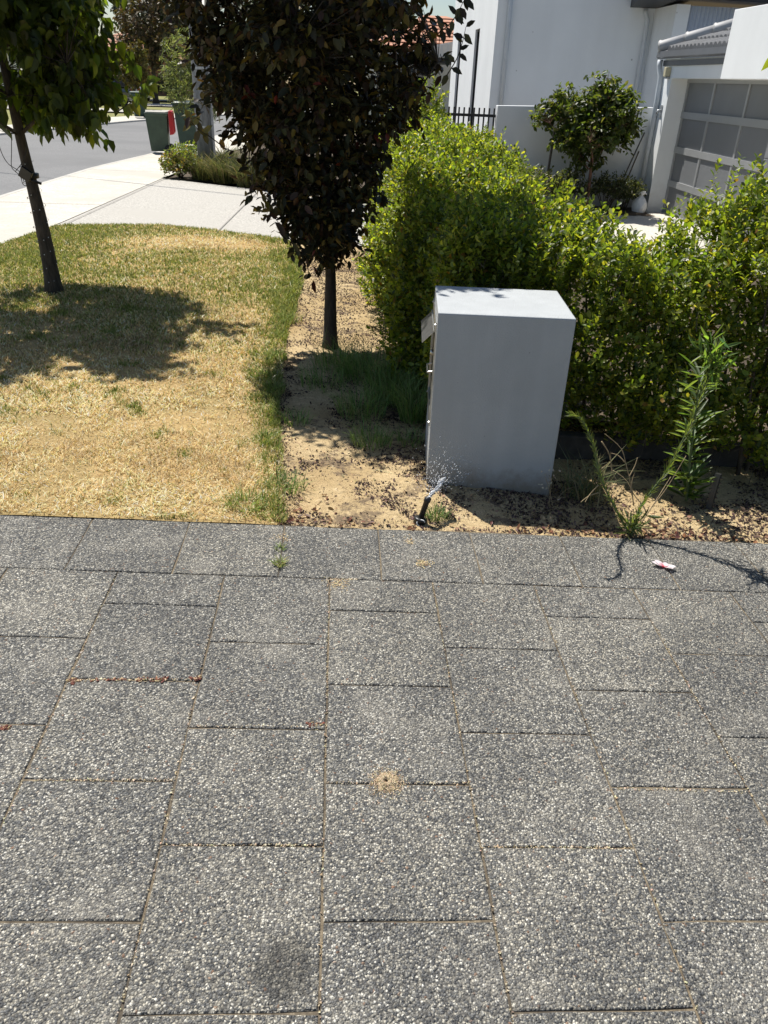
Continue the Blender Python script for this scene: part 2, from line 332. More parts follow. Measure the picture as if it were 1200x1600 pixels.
def npmesh(name, V, Fq, mat, col=None, parent=None, kind=None, loc=None):
    """mesh object from numpy arrays; Fq is a list of index arrays of equal-sided faces"""
    org = ORG.get(parent.name, np.zeros(3)) if parent is not None else (np.array(loc, float) if loc is not None else np.zeros(3))
    V = np.asarray(V, float) - org
    me = bpy.data.meshes.new(name); me.vertices.add(len(V)); me.vertices.foreach_set('co', V.astype(np.float32).ravel())
    nl = sum(f.size for f in Fq); nf = sum(len(f) for f in Fq)
    me.loops.add(nl); me.polygons.add(nf)
    me.loops.foreach_set('vertex_index', np.concatenate([f.ravel() for f in Fq]).astype(np.int32))
    tot = np.concatenate([np.full(len(f), f.shape[1]) for f in Fq]); st = np.concatenate([[0], np.cumsum(tot)[:-1]])
    me.polygons.foreach_set('loop_start', st.astype(np.int32)); me.polygons.foreach_set('loop_total', tot.astype(np.int32))
    if col is not None:
        at = me.color_attributes.new('Col', 'FLOAT_COLOR', 'POINT'); at.data.foreach_set('color', np.asarray(col, np.float32).ravel())
    me.update(calc_edges=True); me.validate()
    o = link(name, me, mat, parent); ORG[o.name] = org
    if parent is None and loc is not None: o.location = tuple(org)
    if kind: o['kind'] = kind
    return o
def unit(a): return a / (np.linalg.norm(a, axis=-1, keepdims=True) + 1e-9)
def rgba(c, n): return np.concatenate([np.broadcast_to(np.asarray(c, float), (n, 3)), np.ones((n, 1))], 1)

LEAF = {'oval': [(0, 0, 0), (-.24, .28, .07), (-.22, .66, .05), (0, 1, -.06), (.22, .66, .05), (.24, .28, .07)],
        'obovate': [(0, 0, 0), (-.2, .35, .07), (-.27, .72, .06), (0, 1, .0), (.27, .72, .06), (.2, .35, .07)],
        'heart': [(0, 0, 0), (-.33, .22, .10), (-.26, .62, .06), (0, 1, -.16), (.26, .62, .06), (.33, .22, .10)],
        'lance': [(0, 0, 0), (-.075, .3, .025), (-.055, .7, .0), (0, 1, -.09), (.055, .7, .0), (.075, .3, .025)],
        'needle': [(0, 0, 0), (-.045, .3, .01), (-.04, .7, .0), (0, 1, -.02), (.04, .7, .0), (.045, .3, .01)]}
def leaves(P, D, N, L, kind, col):
    n = len(P); D = unit(D); Sd = unit(np.cross(D, N)); Nn = np.cross(Sd, D); T = np.array(LEAF[kind])
    V = P[:, None] + L[:, None, None] * (T[None, :, 0:1] * Sd[:, None] + T[None, :, 1:2] * D[:, None] + T[None, :, 2:3] * Nn[:, None])
    b = np.arange(n)[:, None] * 6
    Fq = np.concatenate([b + [0, 3, 2, 1], b + [0, 5, 4, 3]])
    C = np.repeat(np.concatenate([col, np.ones((n, 1))], 1), 6, axis=0)
    return V.reshape(-1, 3), Fq, C
def mixcol(n, cols, w=None, jit=0.18):
    cols = np.array(cols); i = rng.choice(len(cols), n, p=w); c = cols[i] * (1 + jit * rng.normal(size=(n, 1))); return np.clip(c * (1 + 0.06 * rng.normal(size=(n, 3))), 0.004, 0.9)
def rdir(n): return unit(rng.normal(size=(n, 3)))
def shoots(P, A, length, nl, L, kind, cols, w=None, spread=0.9, jit=0.18, Ljit=0.2):
    """leafy shoots: base points P, axes A; nl leaves up each"""
    n = len(P); t = (np.arange(nl) + 0.3) / nl
    ln = np.broadcast_to(length, (n,)) if hasattr(length, '__len__') else np.full(n, length)
    Q = P[:, None] + A[:, None] * (ln[:, None] * t)[..., None]
    ref = rdir(n); u = unit(np.cross(A, ref)); v = np.cross(A, u)
    ph = rng.random((n, 1)) * 6.28 + np.arange(nl)[None] * 2.4
    rad = np.cos(ph)[..., None] * u[:, None] + np.sin(ph)[..., None] * v[:, None]
    D = A[:, None] * (0.35 + 0.5 * t)[None, :, None] + rad * spread
    D = D.reshape(-1, 3) + 0.22 * rng.normal(size=(n * nl, 3)); Nn = (A[:, None] * 1.0 - rad * 0.5 + 0.3 * rng.normal(size=(n, nl, 3))).reshape(-1, 3)
    LL = L * (1 + Ljit * rng.normal(size=n * nl)).clip(0.45, 1.6)
    return leaves(Q.reshape(-1, 3), D, Nn, LL, kind, mixcol(n * nl, cols, w, jit))
def join(parts):
    k = 0; V = []; Q = []; C = []
    for v, f, c in parts: V.append(v); Q.append(f + k); C.append(c); k += len(v)
    return np.concatenate(V), [np.concatenate(Q)], np.concatenate(C)
def blades(P, h, w, lean, col, bend=0.5, az=None):
    """grass blades: 5 vertices, a quad and a tip triangle each"""
    n = len(P); az = rng.random(n) * 6.283 if az is None else az
    out = np.stack([np.cos(az), np.sin(az), np.zeros(n)], 1); sd_ = np.stack([-np.sin(az), np.cos(az), np.zeros(n)], 1)
    tw = rng.random(n) * 6.283; sd_ = unit(sd_ + 0.8 * np.stack([np.cos(tw), np.sin(tw), np.zeros(n)], 1))
    h = h[:, None]; w = w[:, None] * 0.5; lean = lean[:, None]; up = np.array([[0, 0, 1.0]])
    d1 = unit(up + out * lean * 0.6); d2 = unit(up * (1 - bend * 0.5) + out * (lean * 1.5 + bend * 0.5))
    m1 = P + d1 * h * 0.5; tp = m1 + d2 * h * 0.55
    V = np.stack([P - sd_ * w, P + sd_ * w, m1 + sd_ * w * 0.85, m1 - sd_ * w * 0.85, tp], 1).reshape(-1, 3)
    b = np.arange(n)[:, None] * 5
    return V, b + [0, 1, 2, 3], b + [3, 2, 4], np.repeat(np.concatenate([col, np.ones((n, 1))], 1), 5, axis=0)
def grassmesh(name, parts, mat='grass', **kw):
    k = 0; V = []; Q = []; T = []; C = []
    for v, q, t, c in parts: V.append(v); Q.append(q + k); T.append(t + k); C.append(c); k += len(v)
    return npmesh(name, np.concatenate(V), [np.concatenate(Q), np.concatenate(T)], mat, np.concatenate(C), **kw)

def sheet(name, rows, ncross, mat, off, rough=0.0, nseed=0, parent=None, label=None):
    """ground sheet between pairs of end points, following the lie of the land"""
    R_ = []
    for a, b_ in rows:
        t = np.linspace(0, 1, ncross + 1)[:, None]; R_.append(np.array(a)[None] * (1 - t) + np.array(b_)[None] * t)
    XY = np.array(R_); x, y = XY[..., 0], XY[..., 1]; z = gz(x, y) + off
    if rough: z = z + rough * (fbm(x, y, 3.0, nseed) - 0.5) * 2 + rough * 0.5 * (fbm(x, y, 14.0, nseed + 5) - 0.5)
    V = np.stack([x, y, z], -1).reshape(-1, 3); nr, nc = x.shape
    i, j = np.meshgrid(np.arange(nr - 1), np.arange(nc - 1), indexing='ij'); a = (i * nc + j).ravel()
    Fq = np.stack([a, a + 1, a + nc + 1, a + nc], 1)
    # keep normals up
    e1 = V[Fq[0, 1]] - V[Fq[0, 0]]; e2 = V[Fq[0, 3]] - V[Fq[0, 0]]
    if np.cross(e1, e2)[2] < 0: Fq = Fq[:, ::-1]
    o = npmesh(name, V, [Fq], mat, parent=parent)
    if parent is None: o['kind'] = 'structure'
    if label: o['label'] = label
    return o
def lin(a, b, n): return np.linspace(a, b, n)

# ================================================================== SETTING
def bandxs(): return [-900, -200, -60, -20, -8, -3, -1.5, 0, 1.5, 3.5, 6, 12, 30, 100, 900]
xs = bandxs()
sheet('ground', [((x, -300), (x, 30)) for x in xs], 40, 'earth', -0.16)
sheet('ground', [((x, 30), (x, 2000)) for x in xs], 40, 'earth', -0.16)

# ---- paving: bedding sand with the pavers laid in it
PX, PY, PS = 0.029, 1.114, 0.402
EDGE = 2.925
paving = sheet('paving', [((x, -1.6), (x, EDGE + 0.01)) for x in lin(-3.4, 4.6, 60)], 30, 'joint_sand', -0.0048, 0.0022, 3)
def paver_mesh(w, d, seed):
    r = np.random.default_rng(seed); g = 0.0026; k = 4; V = []
    hw, hd = w / 2 - g, d / 2 - g; ring = []
    for s in range(4):
        for i in range(k):
            t = -1 + 2 * i / k
            ring.append([(t * hw, -hd), (hw, t * hd), (-t * hw, hd), (-hw, -t * hd)][s])
    ring = np.array(ring); j = r.normal(size=ring.shape) * 0.0011
    def lay(inset, z): q = ring * (1 - inset / np.array([hw, hd])) + j; return [(a, b_, z) for a, b_ in q]
    n = len(ring); V = lay(0.0028, 0.0) + lay(0.0, -0.0028) + lay(-0.0002, -0.035)
    Fs = [tuple(range(n))] + [(i, n + i, n + (i + 1) % n, (i + 1) % n) for i in range(n)] + [(n + i, 2 * n + i, 2 * n + (i + 1) % n, n + (i + 1) % n) for i in range(n)]
    me = bpy.data.meshes.new('paver'); me.from_pydata(V, [], Fs); me.update(); me.materials.append(MATS['aggregate']); return me
full = [paver_mesh(PS, PS, s) for s in range(6)]; cache = {}
pr = random.Random(3)
def lay_paver(x0, x1, y0, y1):
    w, d = round(x1 - x0, 3), round(y1 - y0, 3)
    if abs(w - PS) < 0.002 and abs(d - PS) < 0.002: me = pr.choice(full)
    else: me = cache.setdefault((w, d), paver_mesh(w, d, 50 + len(cache)))
    o = bpy.data.objects.new('paver', me); COL.objects.link(o); o.parent = paving
    x, y = (x0 + x1) / 2, (y0 + y1) / 2
    sx = TX if -1.5 < x < 3.5 else 0.0
    o.location = (x, y, float(gz(x, y)) + pr.gauss(0, 0.0006))
    o.rotation_euler = (-math.atan(SY) + pr.gauss(0, 0.0012), math.atan(sx) + pr.gauss(0, 0.0012), pr.gauss(0, 0.0030))
for k in range(-8, 11):
    x0, x1 = PX + k * PS, PX + (k + 1) * PS
    first = 6 if k % 2 == 0 else 5
    lay_paver(x0, x1, PY + first * PS / 2, 2.525)
    j = first
    while j > -12:
        lay_paver(x0, x1, PY + (j - 2) * PS / 2, PY + j * PS / 2); j -= 2
for k in range(-8, 11): lay_paver(-0.17 + k * PS, -0.17 + (k + 1) * PS, 2.525, EDGE)

# ---- lawn, garden bed, paths, road
def bedx(y):       # lawn / garden bed boundary
    y = np.asarray(y, float)
    return np.interp(y, [2.9, 3.2, 3.7, 4.3, 5.0, 6.0, 7.6, 9.0, 10.4], [-0.20, -0.22, -0.27, -0.33, -0.36, -0.36, -0.33, -0.45, -0.75]) + 0.05 * (fbm(y, y * 0 + 3, 2.3, 4) - 0.5)
def pathx(y): return np.interp(y, [-5, 6, 8.8, 10.17, 15.5, 21, 27, 34], [-3.5, -3.52, -3.56, -3.39, -3.2, -2.9, -2.3, -1.2])
def kerbx(y): return np.interp(y, [-20, 12.7, 17.1, 21, 29, 34, 42, 60], [-5.05, -5.02, -4.94, -4.55, -4.1, -3.7, -2.4, 3.0])
def farkerb(y): return np.interp(y, [-20, 12, 22, 32, 36, 46, 60], [-11.6, -11.4, -10.6, -9.2, -8.3, -5.0, 1.0])
def lawnfar(x): return np.interp(x, [-3.6, -3.39, -2.2, -0.8, -0.3], [10.0, 10.17, 10.42, 9.9, 9.65])
sheet('lawn_soil', [((float(pathx(y)), y), (float(bedx(y)), y)) for y in lin(EDGE - 0.005, 9.65, 90)] , 60, 'lawn_soil', 0.004, 0.008, 1)
sheet('lawn_soil', [((x, 9.65), (x, float(lawnfar(x)) + 0.001)) for x in lin(-3.42, -0.62, 30)], 6, 'lawn_soil', 0.004, 0.006, 1)
BR = 0.03
sheet('garden_bed', [((float(bedx(y)) - 0.04, y), (5.0, y)) for y in lin(EDGE - 0.004, 9.7, 150)], 130, 'bed_sand', -0.012, BR, 2)
sheet('footpath', [((float(kerbx(y)) + 0.14, y), (float(pathx(y)), y)) for y in lin(-8, 34, 80)], 6, 'concrete_path', 0.012)
sheet('neighbour_driveway', [((x, float(lawnfar(x)) if x < -0.3 else 9.72), (x, float(np.interp(x, [-3.3, -3.1, -1.39, 0.2, 2], [15.6, 15.53, 14.36, 13.6, 13.3])))) for x in [-3.5, -3.3, -3.0, -2.6, -2.2, -1.8, -1.5, -1.1, -0.8, -0.5, -0.31, 0, 0.5, 1, 1.7]], 8, 'pale_aggregate', 0.005)
for a, b_ in (((-1.43, 9.96), (-1.33, 13.9)), ((-3.30, 10.25), (-3.14, 15.5))):
    sheet('driveway_joint', [((a[0] + t * (b_[0] - a[0]) - 0.0055, a[1] + t * (b_[1] - a[1])), (a[0] + t * (b_[0] - a[0]) + 0.0055, a[1] + t * (b_[1] - a[1]))) for t in lin(0, 1, 12)], 1, 'groove', 0.0165)
for y in (7.2, 11.9, 16.6, 21.2, 25.8):
    sheet('footpath_joint', [((x, y), (x, y + 0.014)) for x in lin(float(kerbx(y)) + 0.15, float(pathx(y)) - 0.01, 5)], 1, 'groove', 0.0165)
sheet('road', [((float(farkerb(y)), y), (float(kerbx(y)), y)) for y in np.concatenate([lin(-20, 12, 8), lin(13, 60, 50)])], 16, 'asphalt', -0.05)
def kerb(name, fx, w):
    mb = MB(); ys = list(lin(-20, 60, 90)); V = []
    for y in ys:
        x = float(fx(y)); z = float(gz(x, y))
        V += [(x, y, z - 0.08), (x + 0.02 * np.sign(w), y, z + 0.0), (x + 0.05 * np.sign(w), y, z + 0.013), (x + w, y, z + 0.014), (x + w, y, z - 0.08)]
    Fs = []
    for i in range(len(ys) - 1):
        for j in range(4): Fs.append((i * 5 + j, i * 5 + j + 1, i * 5 + j + 6, i * 5 + j + 5))
    mb.add(V, Fs); o = build(name, mb, 'kerb'); o['kind'] = 'structure'
kerb('kerb', kerbx, 0.14); kerb('kerb', farkerb, -0.16)
sheet('verge', [((float(pathx(y)), y), (3.0, y)) for y in lin(15.55, 34, 30)], 10, 'dark_earth', -0.01, 0.03, 6)
sheet('verge', [((float(kerbx(y)) + 0.1, y), (14.0, y)) for y in lin(34.01, 58, 20)], 10, 'verge', 0.0, 0.03, 6)
sheet('footpath', [((float(farkerb(y)) - 0.16, y), (float(farkerb(y)) - 1.9, y)) for y in lin(0, 60, 40)], 3, 'concrete_path', 0.012)
sheet('verge', [((float(farkerb(y)) - 1.9, y), (-60, y)) for y in lin(0, 60, 40)], 12, 'verge', 0.0, 0.05, 6)
sheet('verge', [((x, 60.0), (x, 180)) for x in lin(-90, 60, 20)], 12, 'verge', -0.02, 0.05, 6)
for y0, w in ((41.5, 3.4), (50, 3.2), (58, 3.0)):
    sheet('driveway', [((x, y0 + 0.15 * (x + 8)), (x, y0 + w + 0.15 * (x + 8))) for x in lin(-20, float(farkerb(y0)) - 1.95, 8)], 2, 'pale_aggregate', 0.06)
sheet('courtyard_paving', [((x, 8.6), (x, 15.0)) for x in lin(3.2, 5.95, 8)], 8, 'concrete_path', 0.006)
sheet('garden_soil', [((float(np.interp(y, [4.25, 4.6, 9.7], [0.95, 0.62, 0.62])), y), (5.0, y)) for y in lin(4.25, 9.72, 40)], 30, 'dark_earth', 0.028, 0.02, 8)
sheet('garden_soil', [((x, 9.72), (x, 15.0)) for x in lin(1.75, 3.18, 8)], 12, 'dark_earth', 0.0, 0.03, 8)
sheet('garden_soil', [((x, 13.9), (x, 15.05)) for x in lin(3.21, 5.45, 10)], 6, 'dark_earth', 0.016, 0.02, 8)

# ================================================================== LETTERBOX
LBc = np.array([0.79, 3.365]); ang = math.radians(-4.6); ca, sa = math.cos(ang), math.sin(ang)
ex = np.array([ca, sa]); ey = np.array([-sa, ca])          # along the front, and to the back
W2, DP, ZT = 0.302, 0.52, 0.79
zb = float(gz(0.79, 3.4)) - 0.05
lb = thing('letterbox', 'grey rendered masonry letterbox pillar with steel front, beside the sprinkler', 'letterbox', (LBc[0], LBc[1], zb))
def lbp(u, v, z): q = LBc + ex * u + ey * v; return np.array([q[0], q[1], z])
def lbbox(mb, u0, u1, v0, v1, z0, z1):
    vs = [lbp(u, v, z) for z in (z0, z1) for v in (v0, v1) for u in (u0, u1)]
    return mb.add(vs, [(0, 2, 3, 1), (4, 5, 7, 6), (0, 1, 5, 4), (2, 6, 7, 3), (0, 4, 6, 2), (1, 3, 7, 5)])
v0, v1, c0, c1 = 0.055, 0.465, 0.26, 0.715          # mail cavity in the street face
body = MB(); A = [lbp(u, v, z) for u, v, z in ((-W2, 0, zb), (W2, 0, zb), (W2, DP, zb), (-W2, DP, zb), (-W2, 0, ZT), (W2, 0, ZT), (W2, DP, ZT), (-W2, DP, ZT))]
rec = [lbp(-W2, v, z) for v, z in ((v0, c0), (v1, c0), (v1, c1), (v0, c1))]; deep = [lbp(-W2 + 0.10, v, z) for v, z in ((v0, c0), (v1, c0), (v1, c1), (v0, c1))]
body.add(A + rec + deep, [(0, 3, 2, 1), (4, 5, 6, 7), (0, 1, 5, 4), (1, 2, 6, 5), (2, 3, 7, 6),
    (0, 8, 9, 3), (3, 9, 10, 7), (7, 10, 11, 4), (4, 11, 8, 0), (8, 12, 13, 9), (9, 13, 14, 10), (10, 14, 15, 11), (11, 15, 12, 8), (12, 15, 14, 13)])
build('pillar', body, 'letterbox_render', lb, bevel=0.007)
fr = MB(); t_ = 0.022
lbbox(fr, -W2 - 0.006, -W2 + 0.004, v0 - 0.02, v0 + t_, c0 - 0.02, c1 + 0.02); lbbox(fr, -W2 - 0.006, -W2 + 0.004, v1 - t_, v1 + 0.02, c0 - 0.02, c1 + 0.02)
lbbox(fr, -W2 - 0.006, -W2 + 0.004, v0 + t_, v1 - t_, c0 - 0.02, c0 + t_); lbbox(fr, -W2 - 0.006, -W2 + 0.004, v0 + t_, v1 - t_, c1 - t_, c1 + 0.02)
build('face_frame', fr, 'steel', lb)
dr = MB(); lbbox(dr, -W2 + 0.002, -W2 + 0.006, v0 + t_ + 0.002, v1 - t_ - 0.002, c0 + t_ + 0.002, c1 - 0.13); door = build('door', dr, 'dark_steel', lb)
lk = MB(); cc = lbp(-W2 + 0.002, 0.26, 0.53); lk.lathe([(0.016, 0.0), (0.016, 0.010), (0.010, 0.016)], cc, 14, (-ex[0], -ex[1], 0)); build('lock', lk, 'steel', door)
hd = MB(); hd.tube([lbp(-W2 + 0.0, 0.20, 0.455), lbp(-W2 - 0.022, 0.20, 0.45), lbp(-W2 - 0.022, 0.32, 0.45), lbp(-W2, 0.32, 0.455)], 0.005, 8); build('handle', hd, 'steel', door)
for i in range(7):
    sl = MB(); lbbox(sl, -W2 - 0.0005, -W2 + 0.0025, 0.14 + i * 0.036, 0.16 + i * 0.036, 0.345, 0.375); build('vent_slot', sl, 'steel', door)
# the flap, held open
fl = MB(); hz = c1 - 0.03; L_ = 0.075; a_ = math.radians(44)
dn = np.array([-ex[0] * math.sin(a_), -ex[1] * math.sin(a_), -math.cos(a_)]); nn = np.array([-ex[0] * math.cos(a_), -ex[1] * math.cos(a_), math.sin(a_)])
q0, q1 = lbp(-W2 - 0.008, v0 + 0.02, hz), lbp(-W2 - 0.008, v1 - 0.03, hz)
fl.add([q0, q1, q1 + dn * L_, q0 + dn * L_, q0 + nn * 0.003, q1 + nn * 0.003, q1 + dn * L_ + nn * 0.003, q0 + dn * L_ + nn * 0.003], [(0, 3, 2, 1), (4, 5, 6, 7), (0, 1, 5, 4), (1, 2, 6, 5), (2, 3, 7, 6), (3, 0, 4, 7)])
flap = build('mail_flap', fl, 'steel', lb)
hg = MB(); hg.tube([q0 + nn * 0.002, q1 + nn * 0.002], 0.005, 8); build('hinge', hg, 'steel', flap)
for v, z in ((v0 - 0.006, c0 - 0.006), (v1 + 0.006, c0 - 0.006), (v0 - 0.006, c1 + 0.006), (v1 + 0.006, c1 + 0.006)):
    sc = MB(); sc.lathe([(0.006, 0), (0.005, 0.004), (0.002, 0.005)], lbp(-W2 - 0.006, v, z), 8, (-ex[0], -ex[1], 0)); build('screw', sc, 'steel', lb)

# ================================================================== SPRINKLER AND SPRAY
sb = ground(655, 815); spk = thing('sprinkler', 'black pop-up sprinkler head tilted towards the letterbox', 'sprinkler', sb)
sb = sb + np.array([0, 0, -0.005]); tipP = on(669, 778, 1, sb[1] + 0.01); ax = unit(tipP - sb)
mb = MB(); mb.lathe([(0.027, -0.03), (0.027, 0.012), (0.030, 0.014), (0.030, 0.022), (0.020, 0.026)], sb, 18, ax); build('body_cap', mb, 'black_plastic', spk, True)
mb = MB(); Ls = float(np.linalg.norm(tipP - sb)); mb.lathe([(0.0125, 0.02), (0.0125, Ls - 0.02), (0.0155, Ls - 0.018), (0.0155, Ls), (0.011, Ls + 0.002)], sb, 16, ax); build('riser', mb, 'black_plastic', spk, True)
rg = ground(657, 817); mb = MB(); th = lin(0.2, 4.4, 14); mb.tube([rg + np.array([0.017 * math.cos(a), -0.012 + 0.004 * math.sin(a), 0.006 + 0.013 * math.sin(a)]) for a in th], 0.0035, 6); build('pull_ring', mb, 'white_plastic', spk, True)
# spray
nd = 480; t = rng.random(nd) ** 0.7; tgt = np.array([0.60, 3.33, 0.06]) + np.array([0.10, 0.02, 0.085]) * rng.normal(size=(nd, 3)) * 0.9
base = tipP + ax * 0.004; Pd = base[None] * (1 - t[:, None]) + tgt * t[:, None]; Pd[:, 2] += 0.10 * t * (1 - t)
nb = 160; tt = rng.random(nb) * 0.5; jet = base[None] + (np.array([0.16, 0.2, 0.075])[None] * tt[:, None]) + 0.005 * rng.normal(size=(nb, 3)) * (0.3 + 2 * tt[:, None])
Pd = np.concatenate([Pd, jet]); Pd[:, 2] = np.maximum(Pd[:, 2], gz(Pd[:, 0], Pd[:, 1]) + 0.01)
rr = np.concatenate([0.0019 * (0.5 + rng.random(nd)), 0.0042 * (0.5 + rng.random(nb))])
oc = np.array([(1, 0, 0), (-1, 0, 0), (0, 1, 0), (0, -1, 0), (0, 0, 1), (0, 0, -1)], float); of = np.array([(0, 2, 4), (2, 1, 4), (1, 3, 4), (3, 0, 4), (2, 0, 5), (1, 2, 5), (3, 1, 5), (0, 3, 5)])
dv = unit(Pd - base[None] + 1e-4); st_d = (oc[None] @ dv[:, :, None]); Vd = (Pd[:, None] + rr[:, None, None] * (oc[None] * 0.75 + 2.6 * st_d * dv[:, None])).reshape(-1, 3); Fd = (np.arange(len(Pd))[:, None, None] * 6 + of[None]).reshape(-1, 3)
o = npmesh('water_spray', Vd, [Fd], 'water', kind='stuff', loc=base); setp(o, 'fine white spray of water drops from the sprinkler onto the letterbox', 'water spray')
for p in o.data.polygons: p.use_smooth = True

# ================================================================== LAWN GRASS
def in_lawn(n, y0, y1):
    y = rng.uniform(y0, y1, n); x = rng.uniform(-3.55, -0.1, n)
    ok = (x > pathx(y)) & (x < bedx(y) + 0.04) & (y < lawnfar(x) - 0.02); return x[ok], y[ok]
STRAW = np.array([[0.80, 0.63, 0.34], [0.68, 0.50, 0.25], [0.86, 0.74, 0.49], [0.56, 0.38, 0.18]]); GREEN = np.array([[0.20, 0.26, 0.055], [0.27, 0.32, 0.08], [0.14, 0.19, 0.04], [0.42, 0.42, 0.14]])
def greenness(x, y):
    e = bedx(y) - x
    patch = fbm(x, y, 1.5, 11) ; fine = fbm(x, y, 6.0, 15)
    far = np.interp(y, [3.0, 4.8, 5.8, 6.8, 8.0, 10.4], [0.02, 0.07, 0.24, 0.50, 0.52, 0.50])
    tuft = np.clip((fine - 0.60) * 6, 0, 0.7) * np.clip((patch - 0.33) * 4, 0, 1)
    edge = np.clip(1.05 - e / np.interp(y, [2.9, 3.3, 5, 8], [0.17, 0.10, 0.2, 0.35]), 0, 1) * (0.35 + 0.5 * (fbm(x, y, 4.0, 21) > 0.45))
    left = np.clip((-2.2 - x) * 0.5, 0, 0.35) * np.clip((y - 6.2), 0, 1)
    dry = np.clip(1 - np.hypot((x + 1.5) / 1.3, (y - 9.2) / 0.55), 0, 1) * 0.9
    return np.clip(far * (0.3 + 1.4 * patch) + tuft + edge + left - dry, 0, 1), edge
parts = []
for y0, y1, den in ((EDGE + 0.005, 4.0, 17000), (4.0, 5.2, 12000), (5.2, 6.8, 8000), (6.8, 8.5, 5600), (8.5, 10.45, 4200)):
    x, y = in_lawn(int(den * 3.45 * (y1 - y0)), y0, y1); g, edge = greenness(x, y); n = len(x)
    bare = fbm(x, y, 5.0, 37); kp = rng.random(n) < np.clip(1.25 - 2.2 * np.clip(bare - 0.52, 0, 1) * 3 + g, 0.25, 1); x, y, g, edge, bare = x[kp], y[kp], g[kp], edge[kp], bare[kp]; n = len(x)
    isg = rng.random(n) < g
    c = np.where(isg[:, None], GREEN[rng.integers(0, 4, n)], STRAW[rng.integers(0, 4, n)]) * (1 + 0.28 * rng.normal(size=(n, 1))).clip(0.25, 1.6)
    tone = 0.28 + 0.85 * fbm(x, y, 1.7, 31)[:, None] + 0.75 * fbm(x, y, 10.0, 33)[:, None]; c = np.where(isg[:, None], c, c * tone).clip(0.02, 0.85)
    sc = np.clip((0.5 * (y0 + y1)) / 3.4, 1, 2.4)
    h = np.where(isg, 0.022 + 0.014 * rng.random(n) + 0.035 * edge * rng.random(n), (0.010 + 0.022 * rng.random(n) + 0.03 * (rng.random(n) < 0.05)) * (1.35 - bare * 0.8)) * (0.75 + 0.25 * sc)
    w = (0.0026 + 0.0016 * rng.random(n)) * sc
    lean = np.where(isg, 0.35 + 0.7 * rng.random(n), 0.7 + 2.6 * rng.random(n))
    P = np.stack([x, y, gz(x, y) + 0.003 + 0.008 * rng.random(n) * ~isg], 1)
    parts.append(blades(P, h, w, lean, c))
o = grassmesh('lawn_grass', parts, kind='stuff'); setp(o, 'patchy lawn of dry straw and green grass beside the driveway paving', 'grass')

# ================================================================== GARDEN BED LITTER
def chips(P, size, cols, w=None, flat=0.35, jit=0.25, thin=False):
    n = len(P); k = 6; V = np.array([(-1, -.4, 0), (0, -.55, .1), (1, -.2, 0), (.8, .5, .05), (-.2, .6, 0), (-.9, .3, .1)])[None] * np.array([1, 1, 1.0]) + 0.18 * rng.normal(size=(n, 6, 3))
    a = rng.random(n) * 6.283; R_ = np.zeros((n, 3, 3)); R_[:, 0, 0] = np.cos(a); R_[:, 0, 1] = -np.sin(a); R_[:, 1, 0] = np.sin(a); R_[:, 1, 1] = np.cos(a); R_[:, 2, 2] = 1
    V = np.einsum('nij,nkj->nki', R_, V); tl = rng.normal(size=(n, 2)) * flat; V[:, :, 2] += V[:, :, 0] * tl[:, :1] + V[:, :, 1] * tl[:, 1:]
    top = V * size[:, None, None] + P[:, None]
    if thin:
        b = np.arange(n)[:, None] * 6
        return top.reshape(-1, 3), np.concatenate([b + [0, 1, 2, 5], b + [2, 3, 4, 5]]), np.repeat(np.concatenate([mixcol(n, cols, w, jit), np.ones((n, 1))], 1), 6, axis=0)
    bot = top * 1.0; bot[:, :, 2] -= (size * 0.35)[:, None]
    VV = np.concatenate([top, bot], 1).reshape(-1, 3); b = np.arange(n)[:, None] * 12
    q = [b + [0, 1, 2, 5], b + [2, 3, 4, 5]] + [b + [i, 6 + i, 6 + (i + 1) % 6, (i + 1) % 6] for i in range(6)]
    return VV, np.concatenate(q), np.repeat(np.concatenate([mixcol(n, cols, w, jit), np.ones((n, 1))], 1), 12, axis=0)
MULCH = [(0.055, 0.036, 0.032), (0.085, 0.055, 0.047), (0.13, 0.085, 0.07), (0.03, 0.022, 0.02), (0.22, 0.15, 0.11)]
def scatter(n, x0, x1, y0, y1, fn):
    x = rng.uniform(x0, x1, n); y = rng.uniform(y0, y1, n); ok = rng.random(n) < fn(x, y); return x[ok], y[ok]
def bedz(x, y): return gz(x, y) - 0.012 + BR * (fbm(x, y, 3.0, 2) - 0.5) * 2 + BR * 0.5 * (fbm(x, y, 14.0, 7) - 0.5)
def mulchden(x, y):
    e = y - EDGE; near = np.exp(-(e / 0.05) ** 2) * (0.3 + 0.7 * np.clip((x + 0.1) * 1.2, 0, 1)) * (0.35 + 0.65 * (fbm(x, y, 5.0, 40) > 0.40))
    p = np.clip((fbm(x, y, 3.4, 41) - 0.55) * 9, 0, 1) * np.clip((fbm(x, y, 13.0, 43) - 0.40) * 6, 0, 1)
    box = np.clip((x - 0.62 - 0.6 * (3.35 - y)) * 6, 0, 1) * np.clip((1.5 - x) * 5, 0, 1) * (y < 3.5) * (0.35 + 0.6 * (fbm(x, y, 6.0, 46) > 0.38))
    right = np.clip((x - 1.25) * 1.6, 0, 0.9) * np.clip((fbm(x, y, 4.0, 47) - 0.36) * 6, 0, 1)
    left = np.exp(-((x - bedx(y) - 0.04) / 0.05) ** 2) * 0.4
    under = np.clip((x - 0.25) * 2, 0, 0.5) * (y > 4.2) + 0.75 * np.clip((y - 4.0) * 3, 0, 1) * np.clip((fbm(x, y, 3.5, 48) - 0.33) * 6, 0, 1)
    patch = 0.8 * np.exp(-(np.hypot((x - 0.33) / 0.22, (y - 3.72) / 0.12)) ** 2) * (fbm(x, y, 9.0, 49) > 0.42)
    return np.clip(near + 0.9 * p + box + right + left + under + patch + 0.012, 0, 1)
